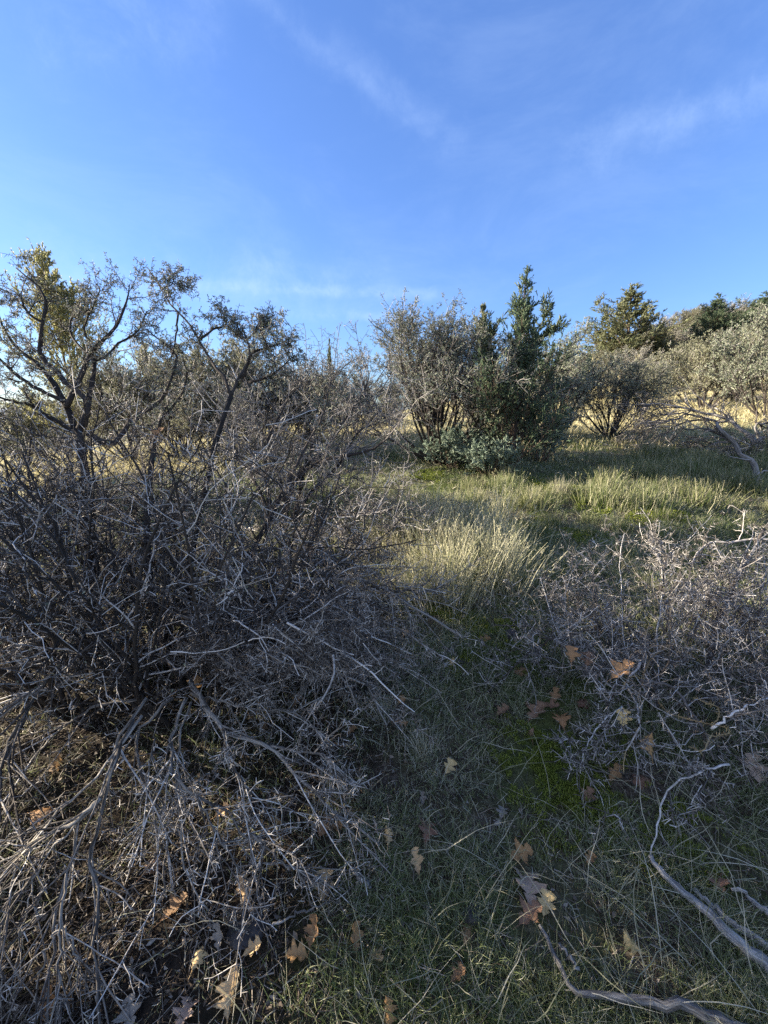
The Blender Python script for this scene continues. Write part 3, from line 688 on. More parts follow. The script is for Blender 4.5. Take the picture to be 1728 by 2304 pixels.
protoG = make_shrub('shrub', ground(1730, 945), G_FAR[1], LIVE, 2.2, (1.05, 1.05, 1.15)); protoG['label'] = 'dark green shaded shrub cut by the right edge behind the fallen tree'; protoG['category'] = 'shrub'
for s in (protoM, protoF, protoG, make, s2): s['group'] = 'shrubs across the slope'
G_BARE = shrub_geo(2.0, .7, 26, 10, 9, 5, 1, .035, thick=.02, twig_r=.0055, leaf_from=.5)
protoB = make_shrub('shrub', hillside(1420, 865), G_BARE, (M['bark'], M['greytwig'], M['leaf']), 1.0, .8); protoB['label'] = 'purplish grey bare shrub on the slope below the tall pointed juniper'; protoB['category'] = 'shrub'; protoB['group'] = 'shrubs across the slope'
hillshrubs = [   # pixel x, pixel y of the foot, scale, label
    (1480, 872, .95, None, 2), (1690, 845, .95, None, 2), (1540, 800, .95, None, 2), (1280, 905, .8, None, 2),
    (1545, 835, 1.1, 'pale shrub on the upper slope above the one behind the fallen tree', 1),
    (1660, 815, 1.2, 'shrub high on the right slope below the two dark junipers', 0),
    (1350, 900, .9, 'yellow green shrub on the slope between the vase shaped shrub and tall juniper', 1),
    (1725, 800, 1.2, 'dark shrub highest on the slope at the right edge', 0),
    (1400, 850, .9, None, 1), (1500, 810, .9, None, 0), (1600, 790, 1.0, None, 1),
    (1560, 760, 1.1, None, 0), (1585, 770, 1.3, None, 1), (1680, 745, 1.3, None, 1), (1725, 735, 1.4, None, 1), (1455, 770, 1.1, None, 1), (1570, 860, 1.0, None, 1), (1640, 765, 1.2, None, 1), (1710, 760, 1.2, None, 0), (1480, 785, 1.0, None, 1), (1420, 800, 1.0, None, 0), (1350, 815, 1.0, None, 1), (1610, 845, 1.0, None, 0), (1700, 880, 1.0, None, 1), (1440, 915, .8, None, 1), (1650, 905, .9, None, 0),
 (870, 960, .62, 'small pale shrub in the gap left of the big middle shrub', 0),
    (740, 962, .8, None, 1), (640, 970, .9, None, 0), (520, 975, 1.0, None, 0), (440, 985, 1.1, None, 1), (340, 985, 1.0, None, 0), (60, 1055, .85, None, 1), (150, 1040, .8, None, 2), (300, 1040, .85, None, 0), (410, 1035, .9, None, 2), (500, 1030, .9, None, 1), (600, 1020, .85, None, 2), (690, 1000, .75, None, 1), (790, 985, .6, None, 2), (1530, 765, 1.0, None, 2), (1500, 760, 1.5, None, 2), (1545, 757, 1.5, None, 1), (1585, 752, 1.5, None, 0), (1640, 750, 1.5, None, 2), (1690, 745, 1.5, None, 1), (1730, 742, 1.5, None, 0), (1590, 750, 1.1, None, 1), (1565, 790, 1.0, None, 0),
    (250, 1000, .9, None, 1), (130, 1010, .75, None, 0), (20, 1010, .7, None, 0),
]
for i, (x, y, sc, lab, k) in enumerate(hillshrubs):
    g = hillside(x, y); sc *= (.52 if y < 800 else .66) if y < 880 and x > 1300 else 1.0; c = copy_thing((protoF, protoG, protoB)[k], g, i*1.3, (sc, sc, sc*RNG.uniform(.85, 1.05)))
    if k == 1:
        for ch in c.children:       # sunlit kind: sunlight put into a paler leaf colour
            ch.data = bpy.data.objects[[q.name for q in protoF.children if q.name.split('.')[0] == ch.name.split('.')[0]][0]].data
    if lab: c['label'] = lab; c['group'] = 'shrubs across the slope'
    elif x > 1000: c['label'] = 'pale rounded shrub on the sunlit slope, merging with its neighbours'; c['group'] = 'shrubs merging on the slope'
    else: c['label'] = 'pale shrub glimpsed in sunlight through the near thorny shrubs'; c['group'] = 'shrubs beyond the near thicket'

# ------------------------------------------------------------------ junipers
seed(30)
def tall(px, y0, y1, base):
    """height that reaches pixel row y1 from this foot"""
    D = float((base-CAM)@FW); return float(at(px, y1, D)[2]-base[2])
b = ground(1150, 1066); H = tall(1165, 0, 645, b)
j = make_juniper('juniper_tree', b, juniper_geo(H, 1.05, 66, 22, 6, .055, .0105, 1.15, (30, 65), .05, .02, .14), M['juniper'], .3)
tag(j, 'dark green young juniper with a pointed top beside the big middle shrub', 'juniper', 'junipers across the slope')
# long ragged side limb leaning right
mb, mf = MB(), MB()
D = float((b-CAM)@FW)
P, R = limb_set([(by_depth([(1160, 950), (1190, 860), (1222, 800), (1240, 740), (1262, 690)], D, D-.2), .02, .003), (by_depth([(1165, 900), (1200, 820), (1235, 770), (1265, 745), (1275, 738)], D, D-.3), .015, .003),
                 (by_depth([(1160, 850), (1190, 790), (1205, 740), (1210, 715)], D, D+.1), .014, .003), (by_depth([(1150, 900), (1115, 830), (1100, 780), (1110, 750)], D, D-.2), .014, .003)])
tubes(mb, P, R, 6)
p, d, r, u, ix = spawn(P, R, 44, .2, 1, 20, 50, .9, .3)
P2 = grow(p, d, RNG.uniform(.12, .34, len(p)), 5, .15, .08); R2 = taper(np.full(len(p), .004), .0015, 5); tubes(mb, P2, R2, 3)
p, d, r, u, ix = spawn(P2, R2, 26, .05, 1, 15, 60); P3 = grow(p, d, RNG.uniform(.03, .08, len(p)), 3, .2, .05)
tubes(mf, P3, np.stack([np.full(len(p), .004), np.full(len(p), .006), np.full(len(p), .002)], 1), 3)
mb.build('side_limbs', M['juniper_bark'], j, b); mf.build('side_foliage', M['juniper'], j, b)
# low blue green juniper growth at its foot
def low_juniper(px, py, w, h, label):
    g = ground(px, py); e = empty('juniper_seedling', g); mb, mf = MB(), MB()
    n = int(26*w/.5); az = RNG.uniform(0, 6.28, n); o = g+np.stack([np.cos(az)*.25*w*RNG.random(n), np.sin(az)*.2*w, np.zeros(n)], -1)
    P1 = grow(o, np.stack([np.cos(az)*w*1.3, np.sin(az)*w, np.full(n, h*1.5)], -1), RNG.uniform(.5, 1.1, n)*h, 6, .16, .04); R1 = taper(np.full(n, .006), .002, 6); tubes(mb, P1, R1, 4)
    p, d, r, u, ix = spawn(P1, R1, 9, .2, 1, 25, 60, .7, .2); P2 = grow(p, d, RNG.uniform(.08, .2, len(p)), 4, .15, .1); R2 = taper(np.full(len(p), .003), .0015, 4); tubes(mb, P2, R2, 3)
    p, d, r, u, ix = spawn(P2, R2, 16, .05, 1, 15, 60, .8); tone = np.clip(RNG.normal(.5, .15, len(P2))[ix]+RNG.normal(0, .12, len(p)), 0, 1)
    P3 = grow(p, d, RNG.uniform(.03, .07, len(p)), 3, .2, .05)
    tubes(mf, P3, np.stack([np.full(len(p), .004), np.full(len(p), .0065), np.full(len(p), .002)], 1), 3, rnd=tone)
    mb.build('branches', M['juniper_bark'], e, g); mf.build('foliage', M['juniper_blue'], e, g)
    tag(e, label, 'juniper')
low_juniper(1015, 1055, .45, .62, 'blue green juniper sprig at the foot of the big middle shrub, left one')
low_juniper(1100, 1068, .5, .5, 'blue green juniper seedling in front of the green juniper trunk')
low_juniper(1215, 1040, .45, .75, 'dusty green juniper growth right of the green juniper trunk')

G_J = [juniper_geo(4.0, 1.75, 80, 18, 6, .11, .022, 1.2, (45, 78), .08, .03, .06), juniper_geo(4.0, 1.3, 60, 18, 7, .12, .026, .7, (30, 60), .08, .03, .2)]
def far_juniper(px, py, top, k, label, w=1.0, leaf=None, group='junipers across the slope'):
    g = hillside(px, py); H = tall(px, 0, top, g); e = make_juniper('juniper_tree', g, G_J[k], leaf or M['juniper'], RNG.uniform(0, 6), 1.0) if (k, leaf) not in JP else copy_thing(JP[(k, leaf)], g, RNG.uniform(0, 6), 1.0)
    JP.setdefault((k, leaf), e); s = H/4.0; e.scale = (s*w, s*w, s); tag(e, label, 'juniper', group)
JP = {}
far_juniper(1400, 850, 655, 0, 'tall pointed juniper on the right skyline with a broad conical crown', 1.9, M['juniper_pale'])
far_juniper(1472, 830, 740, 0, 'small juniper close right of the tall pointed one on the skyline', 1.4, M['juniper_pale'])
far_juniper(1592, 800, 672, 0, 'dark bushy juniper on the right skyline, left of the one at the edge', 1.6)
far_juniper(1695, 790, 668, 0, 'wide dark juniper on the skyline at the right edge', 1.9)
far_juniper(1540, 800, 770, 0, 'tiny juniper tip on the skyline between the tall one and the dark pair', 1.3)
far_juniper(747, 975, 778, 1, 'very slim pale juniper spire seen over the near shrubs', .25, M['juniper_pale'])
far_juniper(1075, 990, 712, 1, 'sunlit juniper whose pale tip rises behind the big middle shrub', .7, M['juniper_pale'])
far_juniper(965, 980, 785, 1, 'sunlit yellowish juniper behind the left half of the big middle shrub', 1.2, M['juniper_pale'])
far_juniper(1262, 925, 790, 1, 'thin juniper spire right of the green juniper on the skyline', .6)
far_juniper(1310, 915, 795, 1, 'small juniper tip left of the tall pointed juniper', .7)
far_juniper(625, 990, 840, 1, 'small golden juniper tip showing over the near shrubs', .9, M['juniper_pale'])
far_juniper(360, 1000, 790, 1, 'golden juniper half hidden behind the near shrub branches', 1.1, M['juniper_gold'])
b = ground(185, 1040); H = tall(175, 0, 612, b)
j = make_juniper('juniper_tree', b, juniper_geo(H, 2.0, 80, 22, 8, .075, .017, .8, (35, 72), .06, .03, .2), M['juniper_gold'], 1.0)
tag(j, 'sunlit golden yellow juniper behind the tallest near shrub at left', 'juniper', 'junipers across the slope')

seed(40)
# ------------------------------------------------------------------ unseen oak trees added at the left to shade and dapple the foreground
def oak(loc, H, W, label, n=17, seed=0, leaves=4, low=.12, rz=0):
    e = empty('oak_tree', loc); mt, ml = MB(), MB()
    T = grow(np.array([[0, 0, -.1]]), np.array([[.05, 0, 1.]]), np.array([H*.55]), 10, .07, .05); R = taper(np.array([.16]), .07, 10); tubes(mt, T, R, 10, rough=.1)
    p, d, r, u, ix = spawn(T, R, n, low, 1, 35, 75, .9, .25); P1 = grow(p, d, RNG.uniform(.5, 1, n)*W, 9, .2, .05); R1 = taper(r*.5, .012, 9); tubes(mt, P1, R1, 6)
    p, d, r, u, ix = spawn(P1, R1, 12, .2, 1, 30, 70, .8, .1); P2 = grow(p, d, RNG.uniform(.4, 1.0, len(p)), 7, .22, .03); R2 = taper(np.minimum(r*.6, .012), .004, 7); tubes(mt, P2, R2, 4)
    p, d, r, u, ix = spawn(P2, R2, 6, .2, 1, 30, 70); P3 = grow(p, d, RNG.uniform(.15, .4, len(p)), 4, .2); R3 = taper(np.full(len(p), .004), .002, 4); tubes(mt, P3, R3, 3)
    p, d, r, u, ix = spawn(P3, R3, leaves, .1, 1, 20, 80); leaflets(ml, p, d, RNG.uniform(.07, .12, len(p)), RNG.uniform(.04, .07, len(p)))
    mt.build('trunk', M['bark'], e); ml.build('crown', M['oak_green'], e); tag(e, label, 'oak', 'oaks beside the viewer'); return e
oak(onground(-7.5, 2.0), 6.4, 1.25, 'tall oak tree standing left of the viewer, out of the picture', 19, leaves=3, low=.76)
oak(onground(-9.2, 5.4), 5.2, 1.5, 'thin leaved oak tree standing beyond the left edge of the picture', 13, leaves=3, low=.3)

seed(50)
# ------------------------------------------------------------------ oak leaves
def oak_leaf_mesh(lobes, wid, curl, cup, seed):
    r = np.random.default_rng(seed); K = 41; t = np.linspace(0, 1, K)
    env = np.sin(np.pi*np.clip(t, 0, 1)**1.25)**.75
    w = wid*1.15*env*(.36+.72*np.abs(np.sin(np.pi*lobes*t+.35))**1.1)*(.92+.16*r.random(K)); w[0] = .015; w[-1] = .02
    wl = w*(1+.12*r.normal(size=K)); wr = np.roll(w, 1)*(1+.12*r.normal(size=K)); wr[0] = .015; wr[-1] = .02
    yy = t+.0*t; fwd = .10*np.sin(np.pi*lobes*t)
    V = []
    for k in range(K):
        for s, f in ((-1, 1), (-.5, .5), (0, 0), (.5, .5), (1, 1)):
            ww = wl[k] if s < 0 else wr[k]
            x = s*ww; y = yy[k]+fwd[k]*f*.4; z = cup*abs(s)*ww*1.2+curl*(y-.3)**2+.02*math.sin(9*y+4*s+seed)
            V.append((x, y-.5, z))
    V = np.array(V); i = (np.arange(K-1)*5)[:, None]; j = np.arange(4)[None, :]; Q = np.stack([i+j, i+j+1, i+5+j+1, i+5+j], -1).reshape(-1, 4)
    m = MB(); rn = np.tile([.35, .6, .9, .6, .35], K)+.15*r.normal(size=K*5); m.add(V, Q, rnd=np.clip(rn, 0, 1))
    P = np.array([[[0, -.78, .03], [0, -.62, .01], [0, -.5, .004], [0, -.1, .004], [0, .45, .004+curl*.42]]]); tubes(m, P, np.array([[.012, .012, .012, .009, .003]]), 4, rnd=np.array([.95]))
    return m
LM = [(3, .34, .35, .5, 1), (3.5, .37, -.45, -.45, 2), (2.6, .29, .8, .8, 3), (3, .35, -.7, .6, 4), (4, .27, .5, -.6, 5), (2.5, .38, .25, .4, 6)]
LP = {}
LEAF = """568 2139 45 0 tan 1.2 flat tan oak leaf lying on dark ground near the bottom, left of centre
443 2157 42 1 yellow .2 small yellowish oak leaf standing upright near the bottom left
664 2147 48 3 orange 1.5 curled orange brown oak leaf at the bottom, right of the flat tan one
708 2100 55 2 brown .4 narrow brown oak leaf tipped up beside the curled orange one
844 2152 47 5 tan 2.6 wide lobed tan oak leaf at the bottom centre
518 2238 85 4 tan -.35 long tan oak leaf pointing up right at the bottom edge
417 2280 60 3 pale .2 pale pinkish oak leaf cut by the bottom edge
497 2110 46 2 grey .1 crumpled pale grey oak leaf beside the dark flat rock
727 1996 58 0 tan -.2 tan oak leaf at the tip of a thin dead limb
552 2006 66 4 tan -.6 folded tan oak leaf on edge in the grass left of centre
393 2048 60 5 brown .9 dull brown oak leaf under dry stems at lower left
339 1949 42 1 brown .5 rounded brown leaf under the dead limbs at lower left
117 2264 60 2 orange -.3 orange tan leaf between hanging dead limbs at bottom left
86 1827 55 1 orange 1.6 orange brown leaf in the dark under the left dead limbs
125 1725 42 4 brown -.5 dull brown leaf on the dark soil at the left
729 1863 42 5 brown .4 brown leaf right of the branching dead twigs
760 1858 30 0 brown 1.4 small brown leaf at the right of another brown leaf
292 2285 58 5 grey -.5 large pale grey leaf at the bottom left edge
594 1634 26 1 brown .2 tiny brown leaf under the near dead limb
797 2116 48 2 brown -.4 dull brown leaf on edge left of the wide tan one
500 1826 34 0 tan .8 tan leaf caught among the dead twigs
1010 1728 36 0 yellow .5 lone pale tan lobed leaf near the middle of the clearing
903 1621 30 1 orange 1.5 small orange brown leaf near the tip of the long dead limb
960 1871 52 3 red .15 curled reddish brown leaf right of centre on green ground
937 1944 44 2 tan -.2 tan brown leaf standing below the curled reddish one
872 1884 38 4 tan .1 narrow tan leaf at the end of the pale limb
1171 1923 52 5 orange 1.3 broad tan orange leaf above the crumpled grey one
1187 1996 82 3 pale .1 large crumpled pale grey leaf standing up in the grass
1229 2037 50 0 yellow .6 yellow tan leaf under the large crumpled grey one
1192 2063 62 5 red 1.2 dark red brown leaf beneath the yellow tan one
1421 2126 62 4 yellow -1.0 yellow tan leaf in the grass above the weathered branch
1054 2105 42 1 brown .5 brown leaf below the grey stone
1327 1933 28 0 orange .9 small orange leaf in the green grass at right
1440 1754 52 1 red 1.5 red leaf on the moss under the low thorny shrub
1322 1793 38 5 red .6 dark red leaf beside the moss
1614 1985 52 3 red .3 dark red leaf between the weathered sticks at right
1380 1746 40 2 brown .8 dull brown leaf on the moss
1697 1735 64 5 pale .4 large dull tan leaf at the right edge
1130 1829 30 3 grey .5 greyish pink curled leaf in the clearing
950 1800 24 2 grey -.1 thin pale grey leaf above the reddish one
1119 1850 22 1 grey .9 tiny pale leaf below the greyish pink one
874 2285 55 4 orange .1 orange tan leaf at the bottom centre edge
1031 2199 44 0 brown 1.3 dull tan leaf at the bottom right of centre
1208 1606 58 5 red 1.0 large reddish brown leaf in the cluster left of the thorny shrub
1264 1621 46 3 orange .2 orange brown leaf at the right of the leaf cluster
1131 1604 36 0 red 1.3 reddish leaf at the left of the leaf cluster
1311 1580 38 1 red .8 dull red leaf below the thorny shrub twigs
1197 1657 32 4 red .1 narrow reddish leaf below the leaf cluster
1247 1572 34 2 brown .5 brown leaf at the top of the leaf cluster
1240 1590 34 5 red 2.0 small red brown leaf in the middle of the leaf cluster
1171 1509 38 1 brown 1.4 brown leaf left of the low thorny shrub
1089 1443 30 0 brown 1.2 small brown leaf on the mossy strip beyond the dead branch tip
1016 1493 24 4 yellow .6 pale yellow leaf at the tip of the dead branch spray
904 1573 28 1 orange .5 small orange leaf in dry grass under the dead spray
667 1582 30 2 brown .4 brown leaf beside the lower dead limb
912 1423 28 3 tan .3 tan leaf beneath the pale dead spray
792 1645 26 0 brown .9 small brown leaf between the two long dead limbs
338 1365 26 1 orange .5 orange scrap of leaf inside the dark thicket
154 1298 24 0 tan .5 tan leaf on the ground behind the left trunk
113 1464 36 2 pale .8 pale tan leaf beside the left dead limbs"""
HELD = """1285 1471 40 3 orange .1 .32 orange red leaf caught in the thorny shrub
1325 1483 36 1 red .4 .30 red leaf hanging in the thorny shrub beside an orange red one
1399 1511 58 5 orange 1.3 .33 big orange brown leaf snagged on the thorny shrub
1463 1677 50 4 orange .15 .16 orange tan leaf hanging low in the thorny shrub
1401 1613 42 0 yellow .3 .2 yellow tan leaf caught below the thorny shrub arch
699 1238 34 3 orange .4 .62 bright orange leaf resting on the brown thicket of twigs
354 977 38 5 orange .5 1.28 bright orange leaf caught high in the tallest near shrub
270 1469 40 4 orange -.4 .35 orange leaf hanging in the dark of the near thicket
439 1539 40 1 orange -.3 .26 orange leaf at the foot of the second near shrub"""
LEAFPOS = []
def put_leaf(x, y, size, k, colr, rot, label, h=0.0):
    p = ground(x, y, h+(.016 if h == 0 else 0)); D = float((p-CAM)@FW); s = size/F*D*(1.0 if h else 1.0)
    if (k, colr) not in LP: o = oak_leaf_mesh(*LM[k]).build('oak_leaf', M['oak_'+colr]); LP[(k, colr)] = o
    else: o = LP[(k, colr)].copy(); COL.objects.link(o)
    o.location = [float(v) for v in p]; o.scale = (s, s, s)
    tilt = .28 if not h else .9
    if not h and k in (2, 4): tilt = .55
    o.rotation_euler = (tilt*RNG.uniform(.5, 1.3), RNG.normal(0, .25), -rot)
    if not h: o.location.z += .3*s*math.sin(abs(o.rotation_euler.x))*.6
    if not h: LEAFPOS.append((*p[:2], s))
    tag(o, label, 'leaf', 'fallen oak leaves')
for ln in LEAF.split('\n'):
    w = ln.split(); put_leaf(float(w[0]), float(w[1]), float(w[2]), int(w[3]), w[4], float(w[5]), ' '.join(w[6:]))
for ln in HELD.split('\n'):
    w = ln.split(); put_leaf(float(w[0]), float(w[1]), float(w[2]), int(w[3]), w[4], float(w[5]), ' '.join(w[7:]), float(w[6]))

seed(60)
# ------------------------------------------------------------------ grasses and litter
def scatter(n, y0, y1, dens=None, margin=.12, pw=1.0):
    """random ground points inside the view (plus a margin each side)"""
    out = np.zeros((0, 2))
    while len(out) < n:
        y = y0+(y1-y0)*RNG.random(n)**pw; x = RNG.uniform(-1, 1, n)*(.97+margin)*np.maximum(y*1.02+.55, .6)
        k = np.ones(n, bool) if dens is None else RNG.random(n) < dens(x, y)
        out = np.concatenate([out, np.stack([x[k], y[k]], 1)])
    out = out[:n]
    if len(LEAFPOS):     # little grows through the fallen leaves
        for mx_, my_, mr_ in ((1230, 1730, .16), (1380, 1690, .10), (1220, 1730, .16)):
            mc = ground(mx_, my_); out = out[(np.hypot(out[:, 0]-mc[0], out[:, 1]-mc[1]) > mr_*(.8+.6*RNG.random(len(out)))) | (RNG.random(len(out)) < .35)]
        for lx, ly, ls in LEAFPOS: out = out[(np.hypot(out[:, 0]-lx, out[:, 1]-ly+.15*ls) > .55*ls) | (RNG.random(len(out)) < .12)]
    return np.column_stack([out, hgt(out[:, 0], out[:, 1])])
def blades(m, base, L, W, lean, K=4, curl=.25, rnd=None):
    n = len(base); az = RNG.uniform(0, 6.28, n); d = np.stack([np.cos(az)*lean, np.sin(az)*lean, np.ones(n)], -1)
    P = grow(base-[0, 0, .004], d, L, K, curl, -.06 if K > 3 else 0); W = np.broadcast_to(W, (n,))
    P[:, 1:, 2] = np.maximum(P[:, 1:, 2], P[:, :1, 2]+.006); Wd = W[:, None]*np.array([.8, 1, .75, .12] if K == 4 else np.r_[np.linspace(.9, 1, K//2), np.linspace(1, .12, K-K//2)])
    ribbons(m, P, Wd, rnd=rnd)
def d_short(x, y): return np.clip(.42+1.3*vnoise(x*2.2+3, y*2.2)+1.2*vnoise(x*7, y*7), .05, 1)*(1-.9*under_shrub(x, y))*(1-.85*dry(x, y))
m = MB(); g = scatter(250000, .45, 9.5, d_short, pw=1.6); n = len(g)
patch = vnoise(g[:, 0]*1.5+8, g[:, 1]*1.5); dist = g[:, 1]
blades(m, g, RNG.uniform(.02, .085, n)*(1+.7*patch), .0010+.0008*dist, RNG.uniform(.2, 1.4, n), 4, .3, rnd=np.clip(RNG.normal(.46, .24, n)-.4*patch-.12*sstep(2.4, 4.0, dist), 0, 1))
tag(m.build('short_grass', M['grass']), kind='stuff')
# bleached fine strands lying over the green
m = MB(); g = scatter(16000, .45, 7.5, lambda x, y: (1-.55*under_shrub(x, y))*(1-.6*dry(x, y)), pw=1.4); n = len(g)
blades(m, g, RNG.uniform(.04, .15, n), .0010+.0007*g[:, 1], RNG.uniform(.6, 2.5, n), 5, .15)
g = scatter(1500, .5, 3.2, lambda x, y: .15+.85*sstep(-.3, .5, x), pw=1.1); n = len(g)
blades(m, g, RNG.uniform(.16, .42, n), .0022, RNG.uniform(.3, 1.5, n), 7, .13)
tag(m.build('grass_strands', M['straw']), kind='stuff')
# golden grass of the open ground
m = MB(); g = scatter(90000, 6.2, 40, lambda x, y: .08+.92*dry(x, y), pw=2.0); n = len(g)
blades(m, g, RNG.uniform(.06, .22, n), .004+.0009*g[:, 1], RNG.uniform(.1, .8, n), 4, .2)
tag(m.build('golden_grass', M['straw_far']), kind='stuff')
# litter of bark, twigs and leaf bits
m = MB(); g = scatter(24000, .45, 4.5, lambda x, y: .45+.55*under_shrub(x, y), pw=1.3); n = len(g)
az = RNG.uniform(0, 6.28, n); P = grow(g+[0, 0, .006], np.stack([np.cos(az), np.sin(az), RNG.normal(.1, .2, n)], -1), RNG.uniform(.015, .10, n), 4, .15); tubes(m, P, taper(RNG.uniform(.0008, .0026, n), .0006, 4), 3)
g = scatter(14000, .45, 4.5, lambda x, y: .4+.6*under_shrub(x, y), pw=1.3); leaflets(m, g+[0, 0, .006], RNG.normal(size=(len(g), 3))*[1, 1, .35], RNG.uniform(.01, .03, len(g)), RNG.uniform(.006, .015, len(g)))
tag(m.build('ground_litter', M['litter']), kind='stuff')
# moss cushions: thousands of tiny fronds
m = MB(); mb_ = [(1240, 1095, .34), (1150, 1105, .28), (1340, 1130, .34), (1480, 1160, .3), (1200, 1185, .26), (1320, 1210, .24), (960, 1070, .3), (1010, 1360, .25), (1160, 1480, .16), (1560, 1900, .15), (1220, 1730, .24), (1190, 1700, .12), (1380, 1690, .13), (1330, 1840, .15), (1400, 1880, .12), (1130, 1400, .18), (1090, 1440, .12), (1260, 1780, .12), (1500, 1840, .12), (1060, 1500, .12)]
for x, y, r in mb_:
    c = ground(x, y); n = int((190000 if r < .27 else 60000)*r*r)+400; a = RNG.uniform(0, 6.28, n); q = np.sqrt(RNG.random(n))*r*(1+.35*np.sin(a*3+x)); X = c[0]+np.cos(a)*q; Y = c[1]+np.sin(a)*q
    kk = vnoise(X*14, Y*14)+.6*vnoise(X*40, Y*40) > -.12; X, Y, q = X[kk], Y[kk], q[kk]; n = len(X)
    Z = hgt(X, Y)+.022*(1-(q/r/1.35)**2); leaflets(m, np.stack([X, Y, Z-.004], -1), np.stack([RNG.normal(0, .6, n), RNG.normal(0, .6, n), np.ones(n)], -1), RNG.uniform(.006, .02, n)*(1 if r < .27 else 1.8), RNG.uniform(.0016, .0035, n)*(1 if r < .27 else 2.2))
tag(m.build('moss', M['moss']), kind='stuff')

seed(70)
# bunch grasses, one thing each
def tuft_geo(n, h, spread, w, seeds=.2):
    m, sd = MB(), MB(); a = RNG.uniform(0, 6.28, n); q = np.abs(RNG.normal(0, spread, n)); b = np.stack([np.cos(a)*q, np.sin(a)*q, np.zeros(n)], -1)
    lean = RNG.uniform(.03, .38, n)
    d = np.stack([np.cos(a)*lean+RNG.normal(.06, .15, n), np.sin(a)*lean+RNG.normal(0, .15, n), np.ones(n)], -1); L = RNG.uniform(.45, 1.1, n)*h
    P = grow(b-[0, 0, .03], d, L, 7, .09, -.035); P[:, 4:, 2] -= (np.array([.0, .03, .09])*L[:, None])*RNG.random((n, 1)) 
    tone = np.clip(RNG.beta(2.0, 2.0, n)*.9+.08+.35*(L/h-.5), 0, 1)
    ribbons(m, P, w*RNG.uniform(.7, 1.3, n)[:, None]*np.array([.9, 1, 1, .9, .7, .5, .2]), rnd=tone)
    k = RNG.random(n) < seeds*(L > .6*h); S = P[k]
    p, dd, r, u, ix = spawn(S, np.full(S.shape[:2], .001), 9, .8, 1, 10, 40); leaflets(m, p, dd, RNG.uniform(.01, .022, len(p)), w*1.6, rnd=np.clip(RNG.normal(.75, .15, len(p)), 0, 1))
    return m, sd
TG = [tuft_geo(200, .50, .11, .0044), tuft_geo(170, .42, .10, .0044), tuft_geo(260, .30, .12, .0046, .15), tuft_geo(150, .2, .03, .0022, 0)]
TP = []
for k, (a, b) in enumerate(TG):
    e = empty('grass_tuft', (0, 0, 0)); a.build('blades', (M['tuft'], M['tuft'], M['clump'], M['straw'])[k], e); TP.append(e)
used = set()
def tuft(k, loc, sc, label, group):
    if k not in used: used.add(k); e = TP[k]; e.location = [float(v) for v in loc]; e.scale = (sc,)*3; e.rotation_euler.z = RNG.uniform(0, 6.28)
    else: e = copy_thing(TP[k], loc, RNG.uniform(0, 6.28), sc)
    tag(e, label, 'grass tuft', group)
for i in range(34):
    x = RNG.uniform(850, 1165); y = RNG.uniform(1200, 1375)-abs(x-1010)*.25
    tuft(int(i % 2), ground(x, y), RNG.uniform(.8, 1.12), 'tall pale bunch grass in the patch beyond the sprawling dead branches', 'tall grass in the middle patch')
for i in range(18):
    x = RNG.uniform(900, 1280); y = RNG.uniform(1085, 1150)
    tuft(2 if i % 3 else 1, ground(x, y), RNG.uniform(.6, 1.0)*(1 if i % 3 else .6), 'seeding bunch grass below the big middle shrub and juniper', 'seeding grass below the middle shrub')
for i in range(52):
    x = RNG.uniform(1330, 1760); y = RNG.uniform(1015, 1150)-(x-1330)*.03
    tuft(2, ground(x, y), RNG.uniform(.7, 1.15), 'silvery bunch grass on the bank below the fallen tree', 'grass on the bank below the fallen tree')
for i in range(34):
    x = RNG.uniform(1130, 1760); y = RNG.uniform(1110, 1330)
    tuft(2, ground(x, y), RNG.uniform(.35, .65), 'short grey green grass clump on the slope behind the low thorny shrub', 'short grass clumps on the slope')
for i in range(22):
    x = RNG.uniform(640, 860); y = RNG.uniform(1110, 1260)
    tuft(2, ground(x, y), RNG.uniform(.7, 1.1), 'dull grass clump behind the arching dark shrub', 'grass clumps behind the arching shrub')
for x, y, s, lab in ((955, 1700, .8, 'fine dry grass tuft beside the lone tan leaf near the middle'), (860, 1610, .9, 'low dry grass tuft at the tip of the long dead limb'), (1260, 1118, 1.6, 'round grey dry tuft on the mossy slope by the juniper'), (1010, 1180, 1.2, 'small dry tuft behind the tall grass patch')):
    tuft(3, ground(x, y), s, lab, None)

# ------------------------------------------------------------------ weathered sticks and stones
def stick(pts, r0, r1, label, forks=(), h=.02):
    base = ground(*pts[len(pts)//2]); e = empty('weathered_branch', base)
    P, R = limb_set([(by_height(pts, h, h+.01), r0*1.1, r1*1.1)]+[(by_height(f, h+.01, h+.02), a, b) for f, a, b in forks], 20)
    P[:, 1:-1] += RNG.normal(0, .0025, P[:, 1:-1].shape)
    part_limbs(e, 'wood', P, R, M['pale_wood'], 10, .13, .1, off=base); tag(e, label, 'branch')
stick([(1720, 2335), (1635, 2300), (1541, 2267), (1463, 2251), (1364, 2237), (1307, 2230), (1281, 2210), (1255, 2162), (1225, 2100), (1213, 2080)], .0135, .004, 'curved grey weathered branch lying across the bottom right corner', h=.045, forks=[([(1300, 2180), (1296, 2173), (1275, 2145), (1258, 2122)], .004, .003)])
stick([(1790, 2225), (1728, 2173), (1645, 2105), (1583, 2043), (1505, 1980), (1463, 1925)], .013, .006, 'straight grey weathered branch running in from the right edge', h=.035)
stick([(1790, 2160), (1728, 2131), (1656, 2084), (1593, 2032), (1560, 2000)], .010, .005, 'thinner grey stick just above the straight weathered branch')
stick([(1780, 2090), (1723, 2053), (1676, 2011), (1645, 2001)], .008, .004, 'short pale stick near the right edge above the other two')
